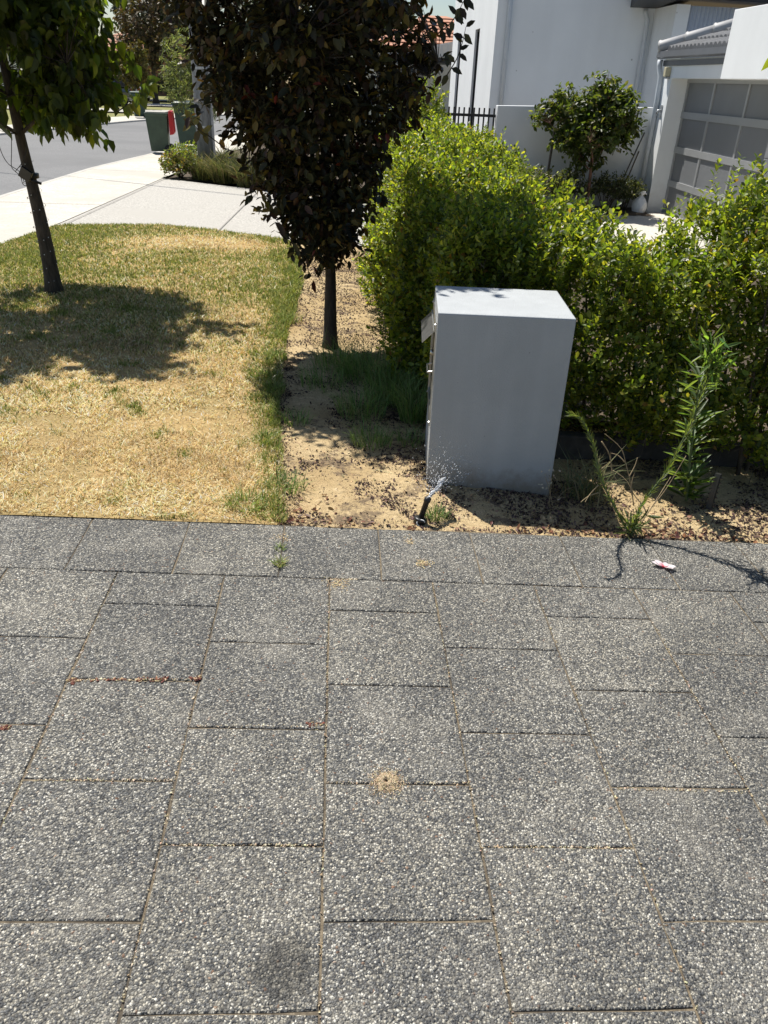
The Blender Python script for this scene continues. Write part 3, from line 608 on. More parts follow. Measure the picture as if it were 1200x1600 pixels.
x, y = scatter(75000, -0.35, 3.2, EDGE + 0.004, 4.6, mulchden); n = len(x)
x2, y2 = scatter(40000, -0.45, 1.0, 4.6, 9.5, lambda a, b_: 0.2 + 0.7 * (fbm(a, b_, 3.0, 44) > 0.45))
x = np.concatenate([x, x2]); y = np.concatenate([y, y2]); n = len(x)
keep = x > bedx(y) - 0.02; x, y = x[keep], y[keep]; n = len(x)
V, Q, C = chips(np.stack([x, y, bedz(x, y) + 0.003], 1), 0.0028 + 0.0065 * rng.random(n) ** 2.5, MULCH, [.3, .28, .2, .14, .08], 0.5, thin=True)
o = npmesh('bark_mulch', V, [Q], 'chips', C, kind='stuff'); setp(o, 'scattered dark bark mulch over the sandy garden bed', 'mulch')
# clods and pebbles in the sand
x, y = scatter(16000, -0.28, 1.8, EDGE + 0.02, 5.2, lambda a, b_: 0.25 + 0.75 * (fbm(a, b_, 5.0, 51) > 0.5)); n = len(x)
V, Q, C = chips(np.stack([x, y, bedz(x, y) + 0.002], 1), 0.0018 + 0.006 * rng.random(n) ** 4, [(0.46, 0.33, 0.17), (0.30, 0.21, 0.12), (0.58, 0.45, 0.27), (0.14, 0.10, 0.07)], [.4, .25, .2, .15], flat=0.4, thin=True)
o = npmesh('sand_clods', V, [Q], 'chips', C, kind='stuff'); setp(o, 'small clods and grit lying on the bare sand', 'grit')
# fallen leaves: reddish brown by the lawn corner and under the weeds
x = np.concatenate([rng.normal(-0.12, 0.07, 150), rng.normal(1.55, 0.28, 190), rng.uniform(0.0, 2.4, 150)]); y = np.concatenate([EDGE + 0.02 + abs(rng.normal(0, 0.10, 150)), EDGE + 0.02 + abs(rng.normal(0, 0.16, 190)), EDGE + 0.01 + abs(rng.normal(0, 0.03, 150))]); n = len(x)
keep = rng.random(n) < 0.55; x, y = x[keep], y[keep]; n = len(x)
V, Q, C = leaves(np.stack([x, y, bedz(x, y) + 0.008], 1), rdir(n) * [1, 1, 0.25], np.tile([0, 0, 1.0], (n, 1)) + 0.5 * rng.normal(size=(n, 3)), 0.016 + 0.018 * rng.random(n), 'oval', mixcol(n, [(0.15, 0.065, 0.04), (0.26, 0.13, 0.07), (0.38, 0.24, 0.13), (0.13, 0.06, 0.045)]))
o = npmesh('fallen_leaves', V, [Q], 'petal', C, kind='stuff'); setp(o, 'dry reddish brown leaf litter along the paving edge', 'leaf litter')
nt_ = 420; x = rng.uniform(-0.25, 2.2, nt_); y = EDGE + 0.02 + rng.random(nt_) ** 1.5 * 1.6; a = rng.random(nt_) * 6.283; Lq = 0.012 + 0.05 * rng.random(nt_) ** 2; ca_, sa_ = np.cos(a), np.sin(a); z_ = bedz(x, y) + 0.005
Vt = np.stack([np.stack([x - ca_ * Lq - sa_ * .0012, y - sa_ * Lq + ca_ * .0012, z_], 1), np.stack([x - ca_ * Lq + sa_ * .0012, y - sa_ * Lq - ca_ * .0012, z_], 1), np.stack([x + ca_ * Lq, y + sa_ * Lq, z_ + 0.006 * rng.random(nt_)], 1), np.stack([x, y, z_ + 0.003], 1)], 1).reshape(-1, 3)
b = np.arange(nt_)[:, None] * 4; o = npmesh('dry_twigs', Vt, [np.concatenate([b + [0, 1, 3], b + [0, 3, 2], b + [1, 2, 3]])], 'chips', np.repeat(np.concatenate([mixcol(nt_, [(0.20, 0.14, 0.09), (0.42, 0.33, 0.2), (0.10, 0.07, 0.05)]), np.ones((nt_, 1))], 1), 4, axis=0), kind='stuff'); setp(o, 'fine dry twigs and stalks strewn on the sandy bed', 'twigs')
# dry debris caught in the paver joints
xs_ = []; ys_ = []
def seg(p0, p1, n, jit=0.006):
    a, b_ = ground(*p0), ground(*p1); t = rng.random(n); xs_.append(a[0] + (b_[0] - a[0]) * t + rng.normal(0, jit, n)); ys_.append(a[1] + (b_[1] - a[1]) * t + rng.normal(0, jit, n))
seg((106, 1064), (125, 1064), 40); seg((135, 1064), (200, 1062), 25, 0.004); seg((215, 1063), (260, 1062), 45); seg((300, 1061), (315, 1060), 35); seg((0, 1137), (14, 1137), 30); seg((480, 1132), (505, 1131), 20)
x = np.concatenate(xs_); y = np.concatenate(ys_); n = len(x)
V, Q, C = chips(np.stack([x, y, gz(x, y) + 0.002], 1), 0.003 + 0.003 * rng.random(n), [(0.14, 0.055, 0.042), (0.19, 0.09, 0.065), (0.36, 0.27, 0.16)], [.42, .3, .28])
o = npmesh('joint_debris', V, [Q], 'chips', C, kind='stuff'); setp(o, 'reddish dry debris caught in the left paver joints', 'debris')
# stray straw and sand along the joints
xs_ = []; ys_ = []
for p0, p1 in (((514, 905), (500, 1590)), ((348, 897), (187, 1590)), ((675, 907), (802, 1595)), ((835, 915), (1092, 1580)), ((1020, 970), (1190, 1270)), ((180, 902), (0, 1300)), ((305, 1134), (505, 1134)), ((755, 1323), (990, 1325)), ((255, 1320), (498, 1320)), ((960, 1232), (1165, 1237)), ((510, 1222), (730, 1223)), ((45, 1219), (270, 1218)), ((510, 906), (560, 905)), ((110, 1063), (310, 1061))):
    seg(p0, p1, 110, 0.0024)
x = np.concatenate(xs_); y = np.concatenate(ys_); n = len(x)
V, Q, C = chips(np.stack([x, y, gz(x, y) - 0.002 + 0.003 * rng.random(n)], 1), 0.0015 + 0.0022 * rng.random(n), [(0.44, 0.36, 0.24), (0.32, 0.25, 0.16), (0.55, 0.47, 0.34)], flat=0.5)
o = npmesh('joint_grit', V, [Q], 'chips', C, kind='stuff'); setp(o, 'pale sand grains and straw lying in the paver joints', 'grit')
# sand patches blown on the paving (beside the border course)
xs_ = []; ys_ = []
for p, n, s in (((660, 880), 160, 0.018), ((530, 912), 160, 0.022), ((640, 845), 50, 0.02), ((440, 840), 60, 0.02)):
    g_ = ground(*p); xs_.append(rng.normal(g_[0], s, n)); ys_.append(rng.normal(g_[1], s * 0.9, n))
x = np.concatenate(xs_); y = np.concatenate(ys_); n = len(x)
V, Q, C = chips(np.stack([x, y, gz(x, y) + 0.001], 1), 0.0015 + 0.002 * rng.random(n), [(0.55, 0.43, 0.25), (0.46, 0.36, 0.2)], flat=0.3)
o = npmesh('spilt_sand', V, [Q], 'chips', C, kind='stuff'); setp(o, 'pale sand spilt on the border pavers', 'sand')

# ---- ant mound on a paver joint
am = ground(604, 1222); at = thing('ant_mound', 'small sandy ant mound with a dark hole on a paver joint', 'ant mound', am)
mb = MB(); rings = [(0.0035, -0.002), (0.006, 0.003), (0.011, 0.0075), (0.017, 0.0075), (0.023, 0.005), (0.029, 0.002), (0.034, -0.002)]; Vm = []; k = 30
for r, z in rings:
    for j in range(k):
        a = 2 * math.pi * j / k; q = r * (1 + 0.7 * (r / 0.034) * (vnoise(math.cos(a) * 3, math.sin(a) * 3 + r * 60, 1.0, 5) - 0.5)); x_, y_ = am[0] + q * math.cos(a), am[1] + q * math.sin(a) * 0.95
        Vm.append((x_, y_, float(gz(x_, y_)) + z + 0.002 * (vnoise(x_, y_, 160, 2) - 0.5)))
mb.add(Vm, [(i * k + j, (i + 1) * k + j, (i + 1) * k + (j + 1) % k, i * k + (j + 1) % k)[::-1] for i in range(len(rings) - 1) for j in range(k)])
build('sand_cone', mb, 'mound_sand', at, True)
n = 1700; r_ = np.abs(rng.normal(0, 0.026, n)) + 0.003; a = rng.random(n) * 6.283; x, y = am[0] + r_ * np.cos(a), am[1] + r_ * np.sin(a)
z = np.interp(r_, [0, .0035, .006, .011, .017, .023, .029, .034, .06], [-.002, -.002, .003, .0075, .0075, .005, .002, .0006, .0004])
V, Q, C = chips(np.stack([x, y, gz(x, y) + z + 0.0008], 1), 0.0012 + 0.0011 * rng.random(n), [(0.46, 0.37, 0.24), (0.38, 0.30, 0.19), (0.53, 0.44, 0.31), (0.30, 0.22, 0.14)], flat=0.5)
npmesh('sand_grains', V, [Q], 'chips', C, at, kind='stuff')
mb = MB(); mb.lathe([(0.004, 0), (0.0035, 0.001)], am + np.array([-0.004, 0.004, 0.009]), 8); build('hole', mb, 'dark_earth', at)

# ---- fallen blossom on the paving
fp = ground(1036, 887); fb = thing('fallen_blossom', 'white and pink fallen blossom lying on the border paver', 'blossom', fp)
def petal_mesh(c, ang_, L, w, lift, parent, colr, name='petal'):
    k = 5; V = []; Cc = []
    d = np.array([math.cos(ang_), math.sin(ang_), 0]); s_ = np.array([-d[1], d[0], 0])
    for i in range(k):
        t = i / (k - 1); ww = w * math.sin(math.pi * (0.12 + 0.8 * t)) ** 0.8
        for u in (-1, 0, 1):
            V.append(c + d * L * t + s_ * ww * u + np.array([0, 0, 0.003 + lift * t - 0.4 * lift * t * t + 0.004 * u * u])); tt_ = min(1, t * 2.2); Cc.append((*(np.array(colr[0]) * (1 - tt_) + np.array(colr[1]) * tt_), 1))
    Fq = np.array([(i * 3 + j, i * 3 + j + 1, i * 3 + j + 4, i * 3 + j + 3) for i in range(k - 1) for j in range(2)])
    return npmesh(name, np.array(V), [Fq], 'petal', Cc, parent)
PK = ((0.55, 0.04, 0.10), (0.85, 0.76, 0.78))
for a, L in ((2.75, 0.048), (2.3, 0.042), (-0.45, 0.045), (-0.85, 0.04), (0.5, 0.018)): petal_mesh(fp + np.array([0.001, 0, 0.002]), a, L, 0.013, 0.016, fb, PK)
mb = MB(); mb.lathe([(0.004, 0), (0.006, 0.004), (0.002, 0.010)], fp, 8); build('flower_heart', mb, 'bin_red', fb, True)

# ================================================================== GRASS TUFTS AND WEEDS
def tuft(p, n, h, spread, cols, label, group, name='grass_tuft', wid=0.004, lean=(0.2, 1.0), cat='grass tuft', zoff=0.0):
    p = np.array(p, float); r = spread * np.sqrt(rng.random(n)); a = rng.random(n) * 6.283; x, y = p[0] + r * np.cos(a), p[1] + r * np.sin(a)
    P = np.stack([x, y, gz(x, y) - 0.008 + zoff + 0 * x], 1); hh = h * (0.45 + 0.7 * rng.random(n)); az = a + rng.normal(0, 0.9, n)
    o = grassmesh(name, [blades(P, hh, wid * (0.7 + 0.6 * rng.random(n)), rng.uniform(*lean, n), mixcol(n, cols), 0.7, az)], loc=(p[0], p[1], float(gz(p[0], p[1]))))
    return setp(o, label, cat, group)
GT = [(0.17, 0.28, 0.07), (0.22, 0.33, 0.10), (0.30, 0.38, 0.15), (0.12, 0.21, 0.05)]
GRP = 'grass tufts in the garden bed'
for px, py, n, h, s, lab in ((575, 590, 260, 0.24, 0.15, 'tall shaded grass clump between the dark tree and the letterbox'), (532, 572, 200, 0.18, 0.15, 'low shaded grass clump just below the dark tree trunk'),
        (612, 622, 240, 0.22, 0.13, 'bushy green grass clump left of the letterbox, half in shade'), (645, 655, 170, 0.25, 0.06, 'upright spiky grass clump touching the letterbox front'),
        (565, 645, 170, 0.17, 0.11, 'grass clump in the middle of the bed where shade ends'), (580, 690, 130, 0.11, 0.09, 'small bright sunlit grass clump on the sand'),
        (462, 660, 60, 0.09, 0.06, 'sparse small grass sprout near the lawn edge'), (447, 760, 110, 0.07, 0.07, 'flat dull weed mat beside the lawn corner'),
        (640, 600, 200, 0.20, 0.14, 'dark grass clump under the hedge behind the letterbox flap'), (505, 600, 120, 0.13, 0.12, 'thin shaded grass clump between lawn and tree trunk'),
        (683, 806, 110, 0.045, 0.045, 'low green weed mat right beside the sprinkler'), (640, 690, 60, 0.10, 0.06, 'wispy grass clump at the letterbox foot')):
    tuft(ground(px, py), int(n * 1.5), h * 1.3, s * 1.25, GT, lab, GRP, wid=0.0034)
for px, py, n, s in ((385, 790, 200, 0.085), (415, 690, 180, 0.07), (428, 610, 200, 0.07), (402, 590, 160, 0.08), (430, 560, 160, 0.08), (452, 500, 160, 0.1)):
    tuft(ground(px, py), n, 0.085, s, [(0.20, 0.31, 0.06), (0.27, 0.37, 0.09), (0.14, 0.22, 0.04), (0.46, 0.42, 0.18)], {385: 'thick green grass tuft at the lawn corner by the paving', 415: 'green grass tuft at the bed edge just above the lawn corner', 428: 'green grass tuft at the middle of the bed edge', 402: 'green grass tuft in the shade on the lawn side', 430: 'dark green grass tuft at the shaded bed edge', 452: 'green grass tuft at the bed edge level with the tree trunk'}[px], 'grass tufts along the lawn edge')
tuft(ground(437, 882), 60, 0.05, 0.018, [(0.26, 0.34, 0.10), (0.45, 0.42, 0.2)], 'tiny pale green weed growing in a border paver joint', None, 'joint_weed', 0.004, (0.4, 1.4), 'weed')
tuft(ground(438, 858), 40, 0.035, 0.015, [(0.20, 0.30, 0.08), (0.35, 0.38, 0.16)], 'smaller weed sprout above it in the same border joint', None, 'joint_weed', 0.004, (0.4, 1.4), 'weed')
tuft(ground(493, 1131), 40, 0.018, 0.02, [(0.35, 0.33, 0.16), (0.5, 0.42, 0.25)], 'dry weed wisp at the end of a paver joint', None, 'joint_weed', 0.003, (0.6, 1.8), 'weed')

def curve(pts, n):
    pts = np.array(pts, float); t = np.linspace(0, len(pts) - 1, n); out = []
    for q in t:
        i = min(int(q), len(pts) - 2); f_ = q - i; p0 = pts[max(i - 1, 0)]; p1 = pts[i]; p2 = pts[i + 1]; p3 = pts[min(i + 2, len(pts) - 1)]
        out.append(0.5 * ((2 * p1) + (-p0 + p2) * f_ + (2 * p0 - 5 * p1 + 4 * p2 - p3) * f_ ** 2 + (-p0 + 3 * p1 - 3 * p2 + p3) * f_ ** 3))
    return np.array(out)
def leafystem(parent, pts, r0, r1, n, L0, L1, kind, cols, out, name='stem', mat='stem_green', start=0.0, up=0.5):
    c = curve(pts, 26); mb = MB(); mb.tube(c, list(lin(r0, r1, 26)), 6); build(name, mb, mat, parent, True)
    t = start + (1 - start) * np.sort(rng.random(n)); i = np.minimum((t * 25).astype(int), 24); f_ = (t * 25 - i)[:, None]; P = c[i] * (1 - f_) + c[i + 1] * f_; A = unit(c[i + 1] - c[i])
    ph = rng.random(n) * 6.283; u = unit(np.cross(A, [0.3, 1, 0.2])); v = np.cross(A, u); rad = np.cos(ph)[:, None] * u + np.sin(ph)[:, None] * v
    L = (L0 + (L1 - L0) * t) * (0.7 + 0.6 * rng.random(n)); out.append(leaves(P, A * up + rad * 0.8 + [0, 0, 0.12], A - rad * 0.6, L, kind, mixcol(n, cols)))
WG = [(0.17, 0.23, 0.10), (0.23, 0.29, 0.14), (0.13, 0.18, 0.07)]
wb = ground(985, 836); fw = thing('fleabane_weed', 'tall two-stemmed fleabane weed with narrow leaves at the paving edge', 'weed', wb)
lv = []; y_ = wb[1]
leafystem(fw, [wb, on(962, 795, 1, y_ - 0.0), on(938, 745, 1, y_ - 0.03), on(925, 690, 1, y_ - 0.07), on(908, 655, 1, y_ - 0.09), on(893, 648, 1, y_ - 0.10)], 0.005, 0.002, 330, 0.040, 0.026, 'needle', WG, lv, up=1.3)
leafystem(fw, [wb + [0.01, 0.01, 0], on(1002, 790, 1, y_ + 0.02), on(1042, 735, 1, y_ + 0.03), on(1075, 670, 1, y_ + 0.04), on(1100, 605, 1, y_ + 0.05), on(1118, 545, 1, y_ + 0.06)], 0.006, 0.0025, 330, 0.040, 0.055, 'needle', WG, lv, up=1.2)
tp = on(1112, 565, 1, y_ + 0.05); n = 60; lv.append(leaves(tp + 0.03 * rng.normal(size=(n, 3)) * [1, 1, 1.6], rdir(n) + [0.1, 0, 0.5], rdir(n) + [0, 0, 1], 0.055 + 0.05 * rng.random(n), 'lance', mixcol(n, [(0.16, 0.27, 0.08), (0.20, 0.31, 0.10)])))
n = 50; lv.append(leaves(wb + 0.02 * rng.normal(size=(n, 3)) + [0, 0, 0.05], rdir(n) + [0, 0, 0.8], rdir(n), 0.05 + 0.04 * rng.random(n), 'lance', mixcol(n, WG)))
V, Q, C = join(lv); o = npmesh('foliage', V, Q, 'leaf', C, fw, kind='stuff')
tb = ground(1072, 782); sw = thing('sow_thistle', 'upright broad-leaved weed standing against the hedge', 'weed', tb); lv = []
leafystem(sw, [tb, on(1078, 720, 1, tb[1] - 0.02), on(1086, 650, 1, tb[1] - 0.03), on(1094, 585, 1, tb[1] - 0.05)], 0.008, 0.004, 120, 0.13, 0.09, 'lance', [(0.12, 0.20, 0.06), (0.16, 0.25, 0.08), (0.20, 0.28, 0.11)], lv, up=0.35)
V, Q, C = join(lv); V2 = V; npmesh('foliage', V2, Q, 'leaf', C, sw, kind='stuff')
ds = thing('dry_weed', 'bleached dry branching weed stalks between the green weeds', 'weed', ground(1000, 822)); y_ = ground(1000, 822)[1]
def stalk(parent, pix, yy, r, name='stalk'):
    mb = MB(); mb.tube(curve([on(a, b_, 1, yy + d) for a, b_, d in pix], 12), list(lin(r, r * 0.45, 12)), 5); build(name, mb, 'stem_dry', parent, True)
for pix in ([(998, 822, 0), (1012, 800, .05), (1040, 765, .10), (1072, 712, .12)], [(1000, 820, 0), (1025, 782, .05), (1048, 745, .1)], [(1010, 806, .02), (1006, 792, .03), (992, 775, .05), (978, 750, .08), (958, 735, .1)],
            [(990, 790, .05), (986, 760, .06), (978, 725, .07), (970, 700, .08), (945, 678, .05)], [(983, 745, .06), (992, 728, .07), (996, 715, .08)], [(976, 722, .07), (966, 712, .08), (955, 708, .08)], [(940, 690, .03), (952, 710, .04), (958, 740, .05), (975, 770, .05)], [(985, 770, .06), (988, 750, .06), (992, 738, .06)], [(935, 770, 0.02), (920, 775, 0.0), (907, 785, -.02)], [(935, 758, 0.02), (922, 772, 0.0), (914, 785, -.02)]):
    stalk(ds, pix, y_, 0.003)
dg = ground(868, 775); gd = thing('dead_grass_clump', 'grey-green dying grass clump at the right foot of the letterbox', 'grass tuft', dg)
P = np.stack([rng.normal(1.26, 0.05, 150), rng.normal(3.32, 0.06, 150), np.zeros(150)], 1); P[:, 2] = gz(P[:, 0], P[:, 1]) - 0.005
grassmesh('blade_mass', [blades(P, 0.12 + 0.2 * rng.random(150), 0.004 + 0.002 * rng.random(150), rng.uniform(0.3, 1.3, 150), mixcol(150, [(0.12, 0.16, 0.07), (0.2, 0.2, 0.1), (0.3, 0.25, 0.13)]), 0.8)], parent=gd, kind='stuff')
for pix in ([(858, 790, -.1), (860, 770, -.1), (862, 748, -.1)], [(864, 792, -.1), (858, 765, -.1), (852, 745, -.1)], [(872, 778, -.05), (885, 765, 0), (905, 760, 0)]): stalk(gd, pix, dg[1], 0.002)
n = 26; lb_c = on(856, 755, 1, dg[1] - .1); V, Q, C = leaves(lb_c + rng.normal(size=(n, 3)) * [0.02, 0.01, 0.05], rdir(n), rdir(n), 0.010 + 0.008 * rng.random(n), 'oval', mixcol(n, [(0.55, 0.48, 0.36), (0.42, 0.36, 0.26)])); npmesh('seed_heads', V, [Q], 'petal', C, gd, kind='stuff')
# timber edging and a steel stake at the hedge foot
for i, (x0, x1) in enumerate(((1.14, 2.02), (2.03, 3.4))):
    e = MB(); yb = 3.80 - 0.03 * i; vs = [(x, y, float(gz(x, y)) + z) for z in (-0.05, 0.115) for y in (yb, yb + 0.075) for x in (x0, x1)]; e.add(vs, [(0, 2, 3, 1), (4, 5, 7, 6), (0, 1, 5, 4), (2, 6, 7, 3), (0, 4, 6, 2), (1, 3, 7, 5)])
    setp(build('timber_edging', e, 'timber_sleeper', loc=(x0, yb, float(gz(x0, yb))), bevel=0.006), ('dark weathered timber edging behind the weeds beside the letterbox', 'dark timber edging under the right end of the hedge')[i], 'garden edging', 'timber edging along the hedge foot')
st = thing('steel_stake', 'dark ribbed metal garden stake leaning at the hedge foot', 'stake', ground(1108, 792)); e = MB(); a = ground(1108, 792) - [0, 0, 0.02]; b2 = on(1123, 740, 1, a[1] + 0.03)
e.tube([a, b2], 0.018, 4); build('angle_bar', e, 'dark_steel', st)
for i in range(6):
    q = a + (b2 - a) * (0.2 + 0.13 * i); e = MB(); e.tube([q - [0.024, 0, 0.0], q + [0.024, 0, 0.004]], 0.005, 5); build('rib', e, 'dark_steel', st)

# ================================================================== HEDGES
HB = [(0.25, 0.32, 0.05), (0.33, 0.39, 0.065), (0.15, 0.22, 0.04), (0.45, 0.48, 0.09), (0.08, 0.125, 0.03), (0.36, 0.22, 0.07)]
def hedge(name, label, samp, n, L, nl, ln, cols, w, stems, group=None, extra=None):
    P, A = samp(n); z0 = gz(P[:, 0], P[:, 1])
    root = thing(name, label, 'hedge', (float(P[:, 0].mean()), float(P[:, 1].mean()), float(z0.mean())), group)
    parts = [shoots(P, A, ln * (0.6 + 0.8 * rng.random(len(P))), nl, L, 'obovate', cols, w, 0.72)]
    if extra is not None: parts.append(shoots(extra[0], extra[1], extra[2], 16, L * 1.0, 'obovate', cols, w))
    V, Q, C = join(parts); npmesh('foliage', V, Q, 'leaf', C, root, kind='stuff')
    mb = MB()
    for a, b_ in stems: mb.tube(curve([a, a * 0.6 + b_ * 0.4 + rng.normal(size=3) * 0.03, b_], 6), list(lin(0.013, 0.004, 6)), 5)
    build('stems', mb, 'stem_brown', root, True)['kind'] = 'stuff'
    # twigs carrying the shoots
    k = min(2200, len(P)); i = rng.choice(len(P), k, replace=False); a0 = P[i] - A[i] * 0.10 + rng.normal(size=(k, 3)) * 0.03; a1 = P[i] + A[i] * 0.07
    s_ = unit(np.cross(A[i], rdir(k))) * 0.0022; s2 = unit(np.cross(A[i], s_)) * 0.0022
    V = np.stack([a0 - s_, a0 + s_, a0 + s2, a1], 1).reshape(-1, 3); b = np.arange(k)[:, None] * 4
    npmesh('twigs', V, [np.concatenate([b + [0, 1, 3], b + [1, 2, 3], b + [2, 0, 3]])], 'stem_brown', parent=root, kind='stuff')
    return root
def lump(x, y, z, s, seed): return fbm(x + z * 0.7, y - z * 0.5, s, seed)
# hedge along the driveway side, behind the letterbox and to the right
def topB(x, y): return np.interp(x, [0.5, 0.7, 1.1, 1.45, 1.7, 2.0, 2.5, 4.5], [0.78, 0.93, 0.97, 0.95, 0.88, 1.04, 1.30, 1.34]) + 0.42 * (fbm(x, y, 3.4, 61) - 0.5)
def frontB(x, z): return np.interp(x, [0.5, 0.75, 1.15, 1.5, 2.2, 4.5], [4.25, 4.1, 4.02, 3.70, 3.50, 3.45])
def sampB(n):
    nf, ntp, ne, ni = int(n * .44), int(n * .26), int(n * .07), int(n * .23); Ps = []; As = []
    x = rng.uniform(0.66, 3.9, nf); u = rng.random(nf); t = topB(x, 4.2); z = gz(x, 3.9) + 0.10 + u * (t - gz(x, 3.9) - 0.1); y = frontB(x, z) - 0.46 * (lump(x, z * 2, z, 3.0, 63) - 0.5) - 0.05 * np.abs(rng.normal(size=nf)) + 0.10 * (1 - np.sin(np.clip(u * 2.2, 0, 1) * 1.57)) + 0.42 * u ** 2.2 - 0.34 * (lump(x, z * 2, z, 6.5, 65) - 0.5) + rng.exponential(0.06, nf)
    Ps.append(np.stack([x, y, z], 1)); As.append(unit(np.stack([0.3 * rng.normal(size=nf), -0.38 + 0.3 * rng.normal(size=nf), 0.9 + 0.2 * rng.normal(size=nf)], 1)))
    x = rng.uniform(0.66, 3.9, ntp); y = frontB(x, 0) + rng.random(ntp) * 0.85; z = topB(x, y) + 0.14 * (fbm(x, y, 8.0, 67) - 0.5) - 0.10 * np.clip(1 - (y - frontB(x, 0)) / 0.3, 0, 1) - rng.exponential(0.05, ntp)
    Ps.append(np.stack([x, y, z], 1)); As.append(unit(np.stack([0.35 * rng.normal(size=ntp), 0.35 * rng.normal(size=ntp), np.ones(ntp)], 1)))
    y = rng.uniform(4.1, 5.0, ne); x = 0.66 + rng.exponential(0.06, ne); z = rng.uniform(0.05, 0.9, ne); Ps.append(np.stack([x, y, z], 1)); As.append(unit(np.stack([-0.7 + .3 * rng.normal(size=ne), .4 * rng.normal(size=ne), .6 + 0 * y], 1)))
    x = rng.uniform(0.7, 3.9, ni); y = frontB(x, 0) + 0.12 + 0.65 * rng.random(ni); z = gz(x, y) + 0.12 + rng.random(ni) * (topB(x, y) - gz(x, y) - 0.15); Ps.append(np.stack([x, y, z], 1)); As.append(unit(rdir(ni) + [0, -0.2, 0.6]))
    return np.concatenate(Ps), np.concatenate(As)
k = 170; xe = rng.uniform(0.72, 3.2, k); ye = frontB(xe, 0) + rng.random(k) * 0.6; ee = (np.stack([xe, ye, topB(xe, ye) - 0.03], 1), unit(np.stack([.15 * rng.normal(size=k), .15 * rng.normal(size=k), np.ones(k)], 1)), 0.10 + 0.12 * rng.random(k) ** 2)
pe = on(1128, 300, 1, 4.0); ee[0][:4] = [on(1135, 300, 1, 4.0), on(1132, 315, 1, 4.02), on(1105, 310, 1, 4.0), on(1165, 300, 1, 4.05)]; ee[2][:4] = 0.17
stemsB = []
for i in range(60):
    x = rng.uniform(0.8, 3.6); y = float(frontB(x, 0)) + rng.uniform(0.15, 0.6); stemsB.append((G(x, y, -0.02), np.array([x + rng.normal() * 0.12, y + rng.normal() * 0.12, float(topB(x, y)) - 0.1])))
hedge('hedge', 'sunlit yellow-green hedge running right from behind the letterbox', sampB, 8400, 0.032, 12, 0.13, HB, [.25, .23, .24, .10, .165, .015], stemsB, 'boundary hedges', ee)
# hedge along the street boundary, receding behind the dark tree
def topA(x, y): return np.interp(y, [4.6, 5.2, 6.2, 7.5, 9.5], [0.72, 0.92, 1.06, 1.14, 1.14]) + 0.36 * (fbm(x, y, 3.0, 71) - 0.5) - 0.25 * np.clip((x - 1.15) * 2, 0, 1) * np.interp(y, [5, 7], [1, 0.4])
def sampA(n):
    nl_, ntp, ne, ni, nr = int(n * .34), int(n * .30), int(n * .14), int(n * .14), int(n * .08); Ps = []; As = []
    y = rng.uniform(4.7, 9.5, nl_); u = rng.random(nl_); t = topA(0.6, y); z = gz(.5, y) + 0.08 + u * (t - gz(.5, y) - 0.08); x = 0.44 - 0.46 * (lump(y, z * 2, z, 2.2, 73) - 0.5) - 0.04 * np.abs(rng.normal(size=nl_)) + 0.32 * u ** 2 + 0.12 * (1 - np.clip(u * 4, 0, 1)) - 0.32 * (lump(y, z * 2, z, 6.0, 77) - 0.5) + rng.exponential(0.06, nl_)
    Ps.append(np.stack([x, y, z], 1)); As.append(unit(np.stack([-0.42 + 0.3 * rng.normal(size=nl_), 0.3 * rng.normal(size=nl_) - .1, 0.9 + 0.2 * rng.normal(size=nl_)], 1)))
    y = rng.uniform(4.7, 9.5, ntp); x = rng.uniform(0.5, 1.5, ntp); z = topA(x, y) + 0.16 * (fbm(x, y, 7.0, 79) - 0.5) - rng.exponential(0.05, ntp); Ps.append(np.stack([x, y, z], 1)); As.append(unit(np.stack([0.3 * rng.normal(size=ntp), 0.3 * rng.normal(size=ntp), np.ones(ntp)], 1)))
    x = rng.uniform(0.4, 1.3, ne); u = rng.random(ne); z = gz(x, 4.7) + 0.05 + u * (topA(x, 5.0) - 0.06); y = 4.78 + 0.25 * u ** 2 - 0.3 * (lump(x, z * 2, z, 2.0, 75) - 0.5) + rng.exponential(0.07, ne); Ps.append(np.stack([x, y, z], 1)); As.append(unit(np.stack([.4 * rng.normal(size=ne) - .1, -0.7 + .3 * rng.normal(size=ne), .6 + .3 * rng.normal(size=ne)], 1)))
    y = rng.uniform(4.8, 9.4, ni); x = rng.uniform(0.55, 1.4, ni); z = gz(x, y) + 0.1 + rng.random(ni) * (topA(x, y) - 0.1); Ps.append(np.stack([x, y, z], 1)); As.append(unit(rdir(ni) + [0, -.2, .6]))
    y = rng.uniform(5.0, 9.5, nr); x = 1.5 - rng.exponential(0.06, nr); z = rng.uniform(0.2, 1.05, nr); Ps.append(np.stack([x, y, z], 1)); As.append(unit(np.stack([.7 + 0 * y, .3 * rng.normal(size=nr), .6 + 0 * y], 1)))
    return np.concatenate(Ps), np.concatenate(As)
k = 150; xe = rng.uniform(0.5, 1.45, k); ye = rng.uniform(4.9, 9.4, k); ea = (np.stack([xe, ye, topA(xe, ye) - 0.03], 1), unit(np.stack([.12 * rng.normal(size=k), .12 * rng.normal(size=k), np.ones(k)], 1)), 0.10 + 0.10 * rng.random(k) ** 2)
stemsA = []
for i in range(50):
    x = rng.uniform(0.6, 1.3); y = rng.uniform(4.9, 9.2); stemsA.append((G(x, y, -0.02), np.array([x + rng.normal() * 0.1, y + rng.normal() * 0.1, float(topA(x, y)) - 0.1])))
hedge('hedge', 'hedge receding behind the dark tree, its near end in shade beside the letterbox', sampA, 8000, 0.034, 11, 0.13, HB, [.25, .23, .24, .10, .165, .015], stemsA, 'boundary hedges', ea)
